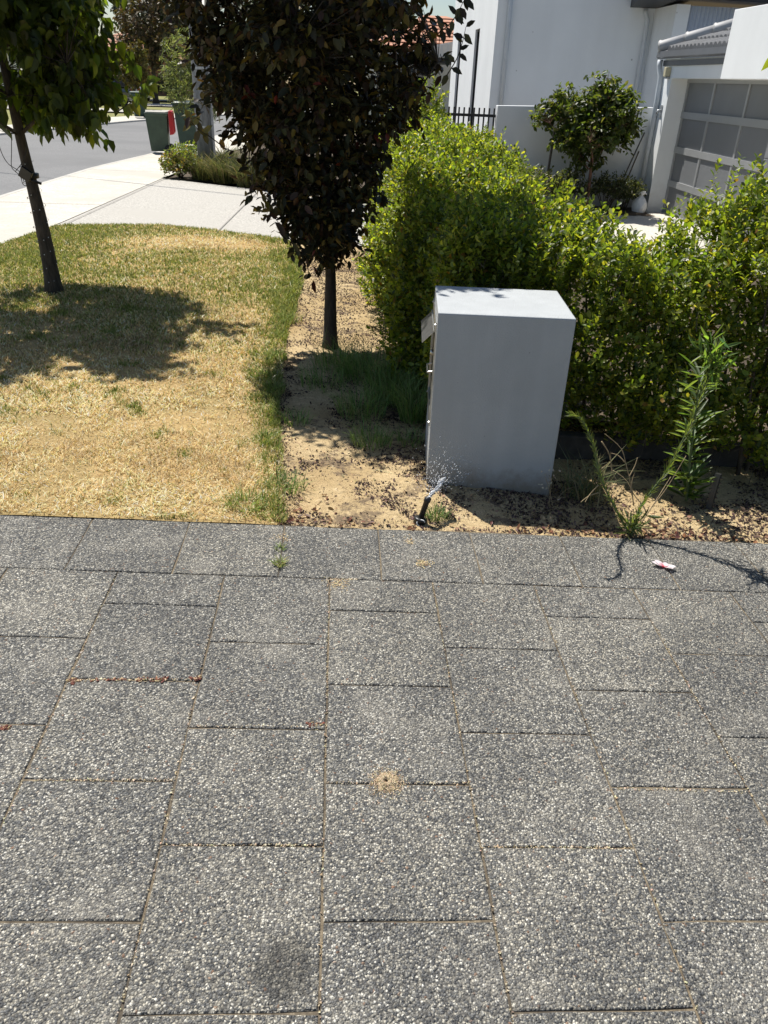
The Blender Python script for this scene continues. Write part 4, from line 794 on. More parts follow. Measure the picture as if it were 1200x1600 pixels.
# taller shrub at the far end of that hedge
def sampT(n):
    d = rdir(n); r = np.cbrt(rng.random(n)) ** 0.5; P = np.array([0.98, 9.9, 0.85]) + d * r[:, None] * [0.27, 0.35, 0.80] * (0.8 + 0.4 * fbm(d[:, 0] * 2, d[:, 2] * 2, 1.5, 81))[:, None]
    P[:, 2] = np.maximum(P[:, 2], gz(P[:, 0], P[:, 1]) + 0.1); return P, unit(d * 0.6 + [0, 0, 0.7] + 0.3 * rng.normal(size=(n, 3)))
hedge('tall_shrub', 'taller leafy shrub rising at the far end of the hedge beside the fence', sampT, 620, 0.038, 11, 0.13, HB, [.25, .24, .25, .1, .15, .01], [(G(0.98 + .05 * i, 9.9, -.02), np.array([0.95 + .08 * i, 9.9, 1.2])) for i in range(-1, 3)])

# ================================================================== TREES
def tree(name, label, base, trunk, r0, r1, crown, n_tw, leaf_n, L, kind, cols, w, mat, barkmat, nlimb=12, droop=0.35, ln=0.28, tw_r=0.003, amin=4):
    """trunk: list of world points; crown(n) -> tip points; limbs join trunk to limb heads, twigs join limb to tips"""
    root = thing(name, label, 'tree', base)
    tc = curve(trunk, 14); rad = list(lin(r0, r1, 14)); rad[0] *= 1.35; rad[1] *= 1.1
    mb = MB(); mb.tube(tc, rad, 12); build('trunk', mb, barkmat, root, True)
    heads = crown(nlimb * 4); heads = heads[heads[:, 2] > np.quantile(heads[:, 2], 0.12)]; heads = heads[np.argsort(heads[:, 2])][::1]; sel = [heads[0]]
    for _ in range(nlimb - 1):
        d = np.min(np.linalg.norm(heads[:, None] - np.array(sel)[None], axis=2), axis=1); sel.append(heads[np.argmax(d)])
    pts = [tc[i] for i in range(5, 14)]; limbs = []; mb = MB()
    for h in sel:
        zt = tc[:, 2]; want = h[2] - 0.75 * np.linalg.norm((h - tc[-1])[:2]) ; i = int(np.clip(np.argmin(abs(zt - want)), amin, 13)); a = tc[i]; m_ = a * 0.5 + h * 0.5 + np.array([0, 0, -0.06]) + 0.04 * rng.normal(size=3)
        c = curve([a, m_, h], 10); limbs.append(c); mb = MB(); mb.tube(c, list(lin(max(0.010, rad[i] * 0.42), 0.004, 10)), 6); build('limb', mb, barkmat, root, True)
    bank = np.concatenate([c[3:] for c in limbs] + [tc[7:]])
    T = crown(n_tw); near = np.array([np.argmin(((bank - t) ** 2).sum(1) + 0.35 * np.maximum(0, bank[:, 2] - t[2])) for t in T]); B = bank[near]
    # twigs: 3-sided, two segments
    mid = 0.5 * (B + T) + [0, 0, 0.03] + 0.03 * rng.normal(size=T.shape); tip = T - np.array([0, 0, 1.0]) * (0.05 * droop)
    def ringpts(P, D, r): u = unit(np.cross(D, [0.31, 0.77, 0.55])); v = np.cross(unit(D), u); return [P + r * (math.cos(a) * u + math.sin(a) * v) for a in (0, 2.09, 4.19)]
    D = T - B; V = np.stack(ringpts(B, D, tw_r) + ringpts(mid, D, tw_r * .7) + [tip], 1).reshape(-1, 3); b = np.arange(len(T))[:, None] * 7
    q = np.concatenate([b + [i, (i + 1) % 3, 3 + (i + 1) % 3, 3 + i] for i in range(3)]); t3 = np.concatenate([b + [3 + i, 3 + (i + 1) % 3, 6] for i in range(3)])
    npmesh('twigs', V, [q, t3], barkmat, parent=root, kind='stuff')
    s = np.clip(1 - (0.75 * ln / (np.linalg.norm(tip - mid, axis=1) + 1e-6))[:, None], 0.0, 1); st_ = mid * (1 - s) + tip * s
    n = len(T); t = np.linspace(0.05, 1.05, leaf_n)[None, :, None]; P = (st_[:, None] + (tip - st_)[:, None] * t + 0.02 * rng.normal(size=(n, leaf_n, 3))).reshape(-1, 3)
    A = np.repeat(unit(tip - st_), leaf_n, 0); rad_ = rdir(len(P)); Dl = A * 0.45 + rad_ * 0.75 - np.array([0, 0, 1]) * droop * (0.6 + 0.8 * rng.random((len(P), 1)))
    Nn = rdir(len(P)) * 0.7 + np.array([0, 0, 1.0]); LL = L * (1 + 0.22 * rng.normal(size=len(P))).clip(0.45, 1.5)
    V, Q, C = leaves(P, Dl, Nn, LL, kind, mixcol(len(P), cols, w, 0.22)); npmesh('crown', V, [Q], mat, C, root, kind='stuff')
    return root
def clump(crown, nc, sig, frac=0.8):
    C_ = crown(nc)
    def f(n):
        k = int(n * frac); P = C_[rng.integers(0, nc, k)] + rng.normal(size=(k, 3)).clip(-1.9, 1.9) * np.array([sig, sig, sig * 0.8]); return np.concatenate([P, crown(n - k)])
    return f
# dark purple-leaved tree in the bed
def crown2(n):
    out = []
    while sum(map(len, out)) < n:
        z = rng.uniform(0.55, 4.0, 4 * n); r = np.interp(z, [0.55, 0.66, 0.8, 1.0, 1.28, 1.5, 2.0, 2.5, 3.0, 3.5, 4.0], [0.06, 0.17, 0.28, 0.39, 0.48, 0.59, 0.78, 0.83, 0.73, 0.52, 0.12])
        a = rng.random(4 * n) * 6.283; r = r * (0.86 + 0.34 * fbm(np.cos(a) * 1.5 + z, np.sin(a) * 1.5 - z, 1.6, 91)); q = np.sqrt(rng.random(4 * n)) ** 0.62
        x = -0.04 + np.interp(z, [0.4, 0.8, 1.0, 1.3, 2.0, 3.0], [0.03, -0.01, -0.01, -0.06, -0.19, -0.12]) + r * q * np.cos(a); y = 5.58 + r * q * np.sin(a)
        keep = rng.random(4 * n) < (r / 0.8) ** 1.1 + 0.06; out.append(np.stack([x, y, z], 1)[keep])
    return np.concatenate(out)[:n]
b2 = ground(516, 541)
DK = [(0.034, 0.036, 0.016), (0.048, 0.030, 0.018), (0.070, 0.066, 0.022), (0.026, 0.028, 0.014), (0.15, 0.11, 0.025), (0.12, 0.03, 0.02)]
t2 = tree('purple_leaved_tree', 'dense dark purple-leaved tree standing in the sandy garden bed', b2, [b2 - [0, 0, .04], b2 + [0.0, 0, 0.25], b2 + [0.0, 0, 0.55], b2 + [-.03, 0, 1.1], b2 + [-.06, 0, 1.8], b2 + [-.08, 0, 2.7]], 0.052, 0.012, clump(crown2, 200, 0.09, 0.45), 4300, 9, 0.060, 'oval', DK, [.34, .20, .20, .16, .09, .01], 'leaf_dark', 'bark_dark', 16, 0.32, 0.26)
def sprig(parent, pix, yy, leafpix, L, mat, cols, kind='oval', r=0.004, bm='bark_dark'):
    """a separate twig whose leaves can be told apart"""
    c = curve([on(a, b_, 1, yy + d) for a, b_, d in pix], 14); mb = MB(); mb.tube(c, list(lin(r, r * 0.4, 14)), 5); tw = build('twig', mb, bm, parent, True)
    for (a, b_, ang_) in leafpix:
        p = on(a, b_, 1, yy); i = int(np.argmin(np.linalg.norm(c - p, axis=1))); q = c[i]
        d = np.array([[math.cos(ang_), -0.15, math.sin(ang_)]]); V, Q, C = leaves(q[None], d, np.array([[0.2 * random.random() - .1, -0.75, 0.5]]) , np.array([L * random.uniform(0.8, 1.15)]), kind, mixcol(1, cols)); npmesh('leaf', V, [Q], mat, C, tw)
sprig(t2, [(672, 62, 0.0), (700, 40, -.02), (715, 20, -.03), (728, -6, -.03)], 5.45, [(700, 42, -1.2), (706, 32, -1.6), (712, 24, 2.4), (716, 18, -1.2), (720, 12, -1.0), (722, 6, 2.6), (726, 0, -.7), (708, 28, -.4), (692, 46, 2.0), (688, 50, -1.4), (682, 55, 2.3), (718, 14, -2.0), (727, -2, -1.2)], 0.075, 'leaf_dark', DK[:4])
sprig(t2, [(690, 130, 0.0), (712, 95, -.02), (722, 68, -.02), (728, 42, -.03)], 5.45, [(706, 108, -.4), (712, 95, 2.5), (715, 85, -.6), (718, 78, .5), (722, 66, 2.6), (724, 60, -.5), (726, 50, -.9), (728, 42, .6), (700, 118, -2.0), (724, 56, 2.9)], 0.07, 'leaf_dark', DK[:4])
sprig(t2, [(352, 232, 0.0), (330, 215, -.03), (312, 204, -.04), (298, 190, -.05)], 5.45, [(328, 213, 2.6), (320, 208, -1.2), (314, 204, 1.8), (310, 202, -1.9), (304, 196, 2.6), (300, 192, -2.5), (298, 190, 1.9), (302, 194, .9), (318, 206, .7)], 0.075, 'leaf_dark', [(0.14, 0.13, 0.035), (0.10, 0.10, 0.03), (0.06, 0.06, 0.025)])
sprig(t2, [(470, 395, 0.0), (452, 372, -.03), (438, 352, -.04), (428, 338, -.05)], 5.4, [(462, 385, -1.3), (452, 372, 2.6), (446, 364, -1.6), (440, 356, 2.4), (436, 350, -1.2), (430, 342, 2.2), (428, 338, 1.5), (456, 378, -1.0)], 0.07, 'leaf_dark', DK[:4])

# green tree on the lawn, left
def crown1(n):
    out = []
    while sum(map(len, out)) < n:
        z = rng.uniform(1.30, 3.7, 4 * n); r = np.interp(z, [1.30, 1.42, 1.7, 2.1, 2.7, 3.2, 3.7], [0.42, 0.72, 0.92, 1.0, 0.85, 0.6, 0.12])
        a = rng.random(4 * n) * 6.283; r = r * (0.55 + 0.9 * fbm(np.cos(a) * 1.5 + z, np.sin(a) * 1.5 - z, 1.7, 95)); q = np.sqrt(rng.random(4 * n)) ** 0.7
        P = np.stack([-2.46 + r * q * np.cos(a), 6.85 + r * q * np.sin(a), z + 0.12 * r * q], 1); keep = rng.random(4 * n) < (r / 1.05) ** 1.0; out.append(P[keep])
    return np.concatenate(out)[:n]
b1 = ground(85, 457)
GL = [(0.08, 0.12, 0.028), (0.11, 0.155, 0.034), (0.058, 0.09, 0.022), (0.19, 0.24, 0.045)]
t1 = tree('green_street_tree', 'green broad-leaved tree on the lawn with a black box strapped to its trunk', b1, [b1 - [0, 0, .04], b1 + [-.0, 0, 0.3], b1 + [-.02, 0, 0.7], b1 + [-.06, 0.01, 1.15], b1 + [-.10, 0.02, 1.9], b1 + [-.12, 0.03, 3.0]], 0.068, 0.02, clump(crown1, 62, 0.15, 0.9), 1500, 8, 0.092, 'heart', GL, [.36, .32, .2, .12], 'leaf', 'bark_grey', 14, 0.95, 0.30, 0.004, 8)
sprig(t1, [(182, 175, 0), (205, 160, -.05), (222, 142, -.08), (232, 120, -.1)], 6.5, [(205, 160, -1.6), (212, 152, -1.2), (218, 146, -1.9), (224, 140, -1.3), (228, 132, -.8), (232, 122, .3), (230, 126, -1.7), (222, 143, .4), (234, 120, -.9), (200, 164, -1.5)], 0.10, 'leaf', [(0.17, 0.22, 0.045), (0.12, 0.17, 0.035)], 'heart', 0.005, 'bark_grey')
# strapped box, wires and the string of tiny lights on its trunk
def trunkx(z): return b1 + np.array([np.interp(z, [0, 0.7, 1.15], [0, -0.02, -0.06]), 0, z])
sp_ = thing('solar_panel_box', 'small black solar box on a bracket strapped to the left tree trunk', 'solar panel', trunkx(0.9)); c = on(40, 272, 1, b1[1] - 0.13)
Rm = np.array(Matrix.Rotation(0.6, 3, 'Y') @ Matrix.Rotation(0.3, 3, 'X')); e = MB(); e.box((-.045, -.012, -.045), (.045, .012, .045), Rm, c); build('panel', e, 'black_plastic', sp_, bevel=0.004)
e = MB(); e.tube([c, trunkx(0.92) + [-.05, -.06, 0], trunkx(0.90) + [0.03, -.085, -.01], trunkx(0.88) + [0.10, -.06, -.02]], 0.010, 6); build('bracket', e, 'black_plastic', sp_, True)
e = MB(); e.lathe([(0.068, -.018), (0.070, -.016), (0.070, .016), (0.068, .018)], trunkx(0.91), 16); build('strap', e, 'black_plastic', sp_, True)
wr = thing('wire', 'thin black wires looping from the solar box up into the left tree', 'wire', trunkx(1.0))
for pix in ([(38, 285, 0), (30, 268, 0), (12, 255, .0), (0, 232, 0), (-6, 200, 0)], [(33, 275, 0), (24, 268, 0), (18, 260, 0), (18, 240, 0), (18, 215, 0)], [(24, 268, 0), (34, 255, 0), (38, 246, 0), (42, 232, 0), (40, 215, 0)], [(33, 278, 0), (36, 288, 0), (42, 290, 0), (50, 285, 0)]):
    e = MB(); e.tube(curve([on(a, b_, 1, b1[1] - .12 + d) for a, b_, d in pix], 20), 0.0028, 5); build('cable', e, 'black_plastic', wr, True)
fy = thing('string_lights', 'string of tiny clear lights wound round the left tree trunk', 'string lights', trunkx(0.1)); hx = []
for i in range(160):
    t = i / 159; z = 0.02 + 1.0 * t; a = t * 2 * math.pi * 9; r = np.interp(z, [0, 0.06, 0.12, 1.1], [0.095, 0.08, 0.068, 0.052]) + 0.004; hx.append(trunkx(z) + [r * math.cos(a), r * math.sin(a), 0])
e = MB(); e.tube(hx, 0.0012, 4); build('wire', e, 'black_plastic', fy)
e = MB()
for i in range(1, 159, 2):
    if rng.random() < 0.35: continue
    e.lathe([(0.0015, -.004), (0.0042, 0), (0.0015, .004)], hx[i] + 0.003 * rng.normal(size=3), 5)
build('bulbs', e, 'white_plastic', fy)['kind'] = 'stuff'

# ================================================================== BINS, POLE, STREET BED
def wheelie(p, yaw, H, label, mat, lid):
    root = thing('wheelie_bin', label, 'bin', p, 'wheelie bins at the kerb'); R_ = np.array(Matrix.Rotation(yaw, 3, 'Z'))
    def wv(q): return np.array(p) + R_ @ np.array(q)
    s = H / 0.93; e = MB(); prof = [(0.05, 0.19, 0.20, -0.20), (0.10, 0.195, 0.205, -0.20), (0.80, 0.235, 0.265, -0.225), (0.82, 0.25, 0.285, -0.245), (0.86, 0.25, 0.285, -0.245)]; V = []
    for z, hw, fx, bx in prof: V += [wv((x * s, y * s, z * s)) for x, y in ((-fx, -hw), (-bx, -hw), (-bx, hw), (-fx, hw))]
    V += [wv((x * s, y * s, z * s)) for z, hw, fx, bx in [(0.86, 0.235, 0.27, -0.23), (0.12, 0.18, 0.19, -0.185)] for x, y in ((-fx, -hw), (-bx, -hw), (-bx, hw), (-fx, hw))]
    e.add(V, [(0, 3, 2, 1)] + [(4 * i + j, 4 * i + (j + 1) % 4, 4 * i + 4 + (j + 1) % 4, 4 * i + 4 + j) for i in range(6) for j in range(4)] + [(24, 25, 26, 27)])
    build('body', e, mat, root, bevel=0.012)
    for sy_ in (-1, 1):
        e = MB(); e.lathe([(0.03, -.028), (0.09, -.026), (0.1, -.018), (0.1, .018), (0.09, .026), (0.03, .028)], wv((0.21 * s, sy_ * 0.235 * s, 0.10)), 18, R_ @ np.array([0, 1, 0])); wh = build('wheel', e, 'rubber', root, True)
        e = MB(); e.lathe([(0.03, -.031), (0.045, -.03), (0.045, .03), (0.03, .031)], wv((0.21 * s, sy_ * 0.235 * s, 0.10)), 12, R_ @ np.array([0, 1, 0])); build('hub', e, 'black_plastic', wh)
    e = MB(); e.tube([wv((0.21 * s, -0.23 * s, 0.10)), wv((0.21 * s, 0.23 * s, 0.10))], 0.012, 8); build('axle', e, 'galvanised', root)
    e = MB(); e.tube([wv((0.245 * s, -.19 * s, .84 * s)), wv((0.29 * s, -.19 * s, .87 * s)), wv((0.29 * s, .19 * s, .87 * s)), wv((0.245 * s, .19 * s, .84 * s))], 0.014, 8); build('handle', e, mat, root)
    if lid == 'open':
        e = MB(); V = [wv((x * s, y * s, z * s)) for x, y, z in ((.262, -.25, .915), (.262, .25, .915), (.258, .25, .40), (.258, -.25, .40), (.345, -.23, .90), (.345, .23, .90), (.355, .21, .42), (.355, -.21, .42))]
        e.add(V, [(0, 3, 2, 1), (4, 5, 6, 7), (0, 1, 5, 4), (1, 2, 6, 5), (2, 3, 7, 6), (3, 0, 4, 7)]); ld = build('lid', e, 'bin_red', root, bevel=0.02)
        for q in (-.14, 0, .14):
            e = MB(); e.tube([wv((.347 * s, q * s, .86 * s)), wv((.357 * s, q * s, .46 * s))], 0.012, 6); build('lid_rib', e, 'bin_red', ld)
    else:
        e = MB(); V = [wv((x * s, y * s, z * s)) for z, k_ in ((0.862, 1.0), (0.90, 0.97), (0.925, 0.80)) for x, y in ((-.31 * k_, -.26 * k_), (.27 * k_, -.26 * k_), (.27 * k_, .26 * k_), (-.31 * k_, .26 * k_))]
        e.add(V, [(0, 3, 2, 1)] + [(4 * i + j, 4 * i + (j + 1) % 4, 4 * i + 4 + (j + 1) % 4, 4 * i + 4 + j) for i in range(2) for j in range(4)] + [(8, 9, 10, 11)]); build('lid', e, lid, root, bevel=0.01)
    return root
p = ground(252, 239, 0.012); wheelie(p, 0.10, 0.95, 'green wheelie bin with its red lid hanging open, beside the road', 'bin_green', 'open')
p = ground(291, 228, 0.012); wheelie(p + [0.1, 0, 0], 0.0, 1.08, 'dark green wheelie bin partly hidden behind the power pole', 'bin_dark_green', 'bin_dark_green')
p = ground(219, 184, 0.012); wheelie(p, 0.3, 1.0, 'dark wheelie bin on the far side of the road', 'bin_dark_green', 'bin_dark_green')
# pole
pp = G(-2.49, 16.3, -0.1); pole = thing('power_pole', 'weathered grey timber power pole in the planted bed', 'pole', pp); e = MB(); e.tube([pp + [0, 0, z] for z in (0, 1.5, 3, 5, 8.6)], [.165, .16, .155, .145, .12], 18); build('shaft', e, 'pole_wood', pole, True)
e = MB(); e.tube([pp + [.155, -.07, 0.1], pp + [.15, -.07, 1.2], pp + [.146, -.07, 2.4]], 0.035, 4); build('steel_splint', e, 'galvanised', pole)
for z in (0.95, 1.9): e = MB(); e.lathe([(.168, -.02), (.168, .02)], pp + [0, 0, z], 18); build('band', e, 'galvanised', pole)
e = MB(); e.box((-1.1, -.06, -.06), (1.1, .06, .06), np.array(Matrix.Rotation(0.9, 3, 'Z')), pp + [0, -.17, 8.1]); build('crossarm', e, 'pole_wood', pole)
for i in (-1, -.45, .45, 1):
    q = pp + np.array(Matrix.Rotation(0.9, 3, 'Z')) @ np.array([i, 0, 0]) + [0, -.17, 8.16]; e = MB(); e.lathe([(.02, 0), (.05, .02), (.05, .05), (.03, .06), (.05, .08), (.03, .12)], q, 10); build('insulator', e, 'white_plastic', pole)
wires = thing('power_lines', 'overhead power lines strung from the timber pole', 'power line', pp + [0, 0, 7.6])
for dz, dy in ((7.45, 0), (7.75, .25)):
    e = MB(); a = pp + [-14, 7.3 + dy, dz]; b_ = pp + [0, -.17, dz]
    e.tube([a * (1 - t) + b_ * t - [0, 0, 1.2 * t * (1 - t)] for t in lin(0, 1, 14)], 0.011, 5); build('cable', e, 'black_plastic', wires)
# planted bed around it
def bush(name, label, c, r, n, L, nl, ln, kind, cols, w=None, cat='shrub', mat='leaf', group=None):
    c = np.array(c, float); d = rdir(n); d[:, 2] = abs(d[:, 2]) * 1.0 - 0.15; q = np.sqrt(rng.random(n)) ** 0.6; P = c + d * q[:, None] * np.array(r) * (0.75 + 0.5 * fbm(d[:, 0] * 2 + 5, d[:, 1] * 2 + d[:, 2], 1.6, 17))[:, None]
    root = thing(name, label, cat, (c[0], c[1], float(gz(c[0], c[1]))), group); P[:, 2] = np.maximum(P[:, 2], gz(P[:, 0], P[:, 1]) + 0.03)
    V, Q, C = shoots(P, unit(d * 0.7 + [0, 0, .6] + .3 * rng.normal(size=(n, 3))), ln * (0.6 + .8 * rng.random(n)), nl, L, kind, cols, w); npmesh('foliage', V, [Q], mat, C, root, kind='stuff')
    mb = MB()
    for i in range(9):
        t = c + rng.normal(size=3) * np.array(r) * [.45, .45, .2] + [0, 0, r[2] * .4]; mb.tube([G(c[0] + rng.normal() * .04, c[1] + rng.normal() * .04, -.02), t], [0.012, 0.005], 5)
    build('stems', mb, 'stem_brown', root, True)['kind'] = 'stuff'; return root
bp = ground(280, 280); bush('low_shrub', 'small light green shrub at the corner of the pole bed', bp + [0, .25, .12], (.30, .30, .32), 230, 0.055, 9, 0.14, 'obovate', [(0.16, 0.21, 0.05), (0.22, 0.26, 0.08), (0.24, 0.17, 0.08)])
bp = ground(296, 262); bush('low_shrub', 'second light green shrub close in front of the power pole', bp + [0, -.3, .12], (.32, .34, .30), 200, 0.055, 9, 0.14, 'obovate', [(0.14, 0.20, 0.045), (0.20, 0.25, 0.07)])
for px, py, n, lab in ((318, 282, 620, 'strappy grass tussock in front of the power pole'), (350, 287, 620, 'middle strappy tussock of the pole bed with dry blades'), (388, 293, 560, 'strappy tussock at the right end of the pole bed beside the driveway'), (345, 265, 480, 'strappy tussock behind the others right of the power pole')):
    q = ground(px, py); tuft(q + [0, .25, 0], n, 0.62, 0.22, [(0.14, 0.16, 0.055), (0.20, 0.21, 0.08), (0.34, 0.29, 0.14), (0.09, 0.11, 0.04)], lab, 'strappy tussocks in the pole bed', 'strappy_tussock', 0.013, (0.2, 1.3), 'plant')
def crown_ell(c, r, seed, power=0.55, low=-1.0):
    def f(n):
        d = rdir(n); q = rng.random(n) ** (power / 1.5); return np.array(c) + d * q[:, None] * np.array(r) * (0.72 + 0.56 * fbm(d[:, 0] * 1.7 + seed, d[:, 1] * 1.7 + d[:, 2] * 2, 1.5, seed))[:, None]
    return f
ob = G(-3.15, 20.6); tree('grey_leaved_tree', 'small grey-green fine-leaved tree behind the power pole', ob, [ob, ob + [0, 0, .5], ob + [-.02, 0, 1.0], ob + [0, 0, 2.0]], .05, .015, crown_ell(ob + [-.05, 0, 1.75], (.85, .8, 1.05), 5), 520, 14, 0.11, 'lance', [(0.17, 0.21, 0.13), (0.24, 0.28, 0.18), (0.12, 0.15, 0.09)], None, 'leaf', 'bark_grey', 10, 0.5, .4)

# ---- far side of the street
def ftree(label, x, y, h, r, cols, n=420, L=0.30, name='tree', seed=3, z0=0.45):
    b = G(x, y); tree(name, label, b, [b, b + [0, 0, h * .25], b + [.1, 0, h * .5], b + [0, 0, h * .8]], .03 * h, .01 * h, crown_ell(b + [0, 0, h * (0.5 + z0 / 2)], (r, r, h * (1 - z0) * .55), seed), n, 9, L, 'oval', cols, None, 'leaf_far', 'bark_grey', 9, 0.3, 0.9, 0.012)
DG = [(0.045, 0.065, 0.025), (0.06, 0.085, 0.03), (0.035, 0.05, 0.02)]
ftree('tall dark green tree at the end of the street against the sky', -11.5, 62, 9.5, 3.6, DG, 620, 0.42, 'street_tree', 4, 0.3)
ftree('small rounded golden-brown tree beside the far driveway', -10.6, 46, 3.0, 0.95, [(0.19, 0.15, 0.035), (0.15, 0.13, 0.03), (0.11, 0.11, 0.03)], 360, 0.16, 'street_tree', 6, 0.35)
ftree('bronze-leaved tree behind the golden tree across the road', -11.2, 54, 5.8, 2.2, [(0.15, 0.10, 0.05), (0.11, 0.09, 0.045), (0.08, 0.075, 0.035)], 420, 0.26, 'street_tree', 7, 0.3)
ftree('dark tree across the road hidden behind the left lawn tree', -21, 50, 7.0, 3.2, DG, 420, 0.36, 'street_tree', 8, 0.3)
ftree('wide green tree far left across the road', -26, 44, 6.5, 3.4, DG, 380, 0.36, 'street_tree', 9, 0.3)
ftree('dark tree far behind the purple tree', -4.5, 66, 8.0, 3.4, DG, 420, 0.40, 'street_tree', 10, 0.25)
ftree('broad dark tree beyond the road bend', 1.5, 60, 7.5, 3.2, DG, 420, 0.38, 'street_tree', 12, 0.25)
bush('dark_hedge', 'dark clipped hedge in front of the far brick house', G(-10.5, 58, .6), (3.2, .8, 1.0), 700, 0.12, 8, .3, 'oval', DG, None, 'hedge', 'leaf_far')

def car(p, yaw, mat, label):
    root = thing('parked_car', label, 'car', p, 'cars parked across the road'); R_ = np.array(Matrix.Rotation(yaw, 3, 'Z'))
    def wv(x, y, z): return np.array(p) + R_ @ np.array([x, y, z])
    def loft(mb, secs):
        V = []
        for sec in secs: V += [wv(*q) for q in sec]
        k = len(secs[0]); mb.add(V, [tuple(range(k))[::-1], tuple(range(len(V) - k, len(V)))] + [(i * k + j, i * k + (j + 1) % k, (i + 1) * k + (j + 1) % k, (i + 1) * k + j) for i in range(len(secs) - 1) for j in range(k)])
    xs2 = [(-2.1, .42, .70, .72), (-2.0, .26, .86, .82), (-1.2, .22, .93, .87), (0.9, .22, .93, .87), (1.7, .24, .84, .85), (2.1, .34, .66, .74)]
    e = MB(); loft(e, [[(x, -w, lo), (x, w, lo), (x, w * 1.0, (lo + hi) / 2), (x, w * .95, hi), (x, -w * .95, hi), (x, -w, (lo + hi) / 2)] for x, lo, hi, w in xs2]); bd = build('body', e, mat, root, bevel=0.03)
    e = MB(); loft(e, [[(x, -w0, .92), (x, w0, .92), (x + sh, w1, z), (x + sh, -w1, z)] for x, sh, w0, w1, z in ((-1.95, .15, .78, .70, 1.00), (-1.5, .1, .80, .66, 1.42), (-.4, 0, .82, .66, 1.47), (.35, -.1, .82, .66, 1.42), (1.15, -.2, .80, .72, .97))]); cb = build('cabin', e, 'glass', root)
    e = MB(); loft(e, [[(x, -w, z), (x, w, z), (x, w * .96, z + .03), (x, -w * .96, z + .03)] for x, w, z in ((-1.42, .64, 1.425), (-.4, .675, 1.475), (.28, .65, 1.425))]); build('roof', e, mat, root)
    for sx in (-1.3, 1.3):
        for sy_ in (-1, 1):
            e = MB(); e.lathe([(.20, -.10), (.31, -.10), (.33, -.07), (.33, .07), (.31, .10), (.20, .10)], wv(sx, sy_ * .79, .33), 20, R_ @ np.array([0, 1, 0])); w_ = build('wheel', e, 'rubber', root, True)
            e = MB(); e.lathe([(.06, -.112), (.20, -.108), (.20, .108), (.06, .112)], wv(sx, sy_ * .79, .33), 14, R_ @ np.array([0, 1, 0])); build('rim', e, 'galvanised', w_)
    for sy_ in (-1, 1):
        e = MB(); e.box((-2.12, sy_ * .58 - .12, .66), (-2.02, sy_ * .58 + .12, .82), R_, np.array(p)); build('tail_light', e, 'tail_lamp', root)
        e = MB(); e.box((2.0, sy_ * .55 - .13, .58), (2.10, sy_ * .55 + .13, .68), R_, np.array(p)); build('headlight', e, 'glass', root)
car(ground(190, 158), 2.6, 'car_white', 'white car parked across the road, seen below the left tree')
car(ground(150, 163), 2.75, 'car_dark', 'dark car parked across the road behind the left tree leaves')

def simple_house(name, label, x0, x1, y0, y1, zw, zr, wall, roof, win=()):
    b = G((x0 + x1) / 2, y0); root = thing(name, label, 'house', b); z0 = b[2] - 0.3
    e = MB(); e.box((x0, y0, z0), (x1, y1, zw)); build('wall', e, wall, root)
    o_ = 0.5; ym = (y0 + y1) / 2; ri = (y1 - y0) / 2 + o_; xa, xb = x0 - o_ + min(ri, (x1 - x0) / 2), x1 + o_ - min(ri, (x1 - x0) / 2); e = MB()
    V = [(x0 - o_, y0 - o_, zw - .1), (x1 + o_, y0 - o_, zw - .1), (x1 + o_, y1 + o_, zw - .1), (x0 - o_, y1 + o_, zw - .1), (xa, ym, zr), (xb, ym, zr)]
    e.add(V, [(0, 3, 2, 1), (0, 1, 5, 4), (1, 2, 5), (2, 3, 4, 5), (3, 0, 4)]); rf = build('roof', e, roof, root)
    nrow = 10
    for r_ in range(nrow):
        t0, t1_ = r_ / nrow, (r_ + 1) / nrow; e = MB(); a0 = np.array(V[0]) * (1 - t0) + np.array(V[4]) * t0; b0 = np.array(V[1]) * (1 - t0) + np.array(V[5]) * t0; a1 = np.array(V[0]) * (1 - t1_) + np.array(V[4]) * t1_; b1_ = np.array(V[1]) * (1 - t1_) + np.array(V[5]) * t1_; u = np.array([0, -.02, .05])
        e.add([a0 + u, b0 + u, b1_ + u * .2, a1 + u * .2, a0 + u * .1, b0 + u * .1], [(0, 1, 2, 3), (4, 5, 1, 0)]); build('tile_course', e, roof, rf)
    for wx, wz, ww, wh in win:
        e = MB(); e.box((wx, y0 - .04, wz), (wx + ww, y0 - .005, wz + wh)); wi = build('window', e, 'door_frame', root); e = MB(); e.box((wx + .07, y0 - .055, wz + .07), (wx + ww - .07, y0 - .042, wz + wh - .07)); build('pane', e, 'glass', wi)
    return root
simple_house('brick_house', 'brick house with tiled roof across the road, behind the trees', -22, -9.5, 72, 82, 2.4, 4.6, 'brick', 'terracotta', ((-19, .6, 2, 1.2), (-14, .6, 2, 1.2)))
simple_house('white_bungalow', 'pale bungalow with grey tiled roof glimpsed behind the left tree', -36, -22, 58, 70, 2.5, 4.6, 'wall_white', 'grey_tile', ((-31, .6, 2.2, 1.3), (-26, .6, 2, 1.3)))

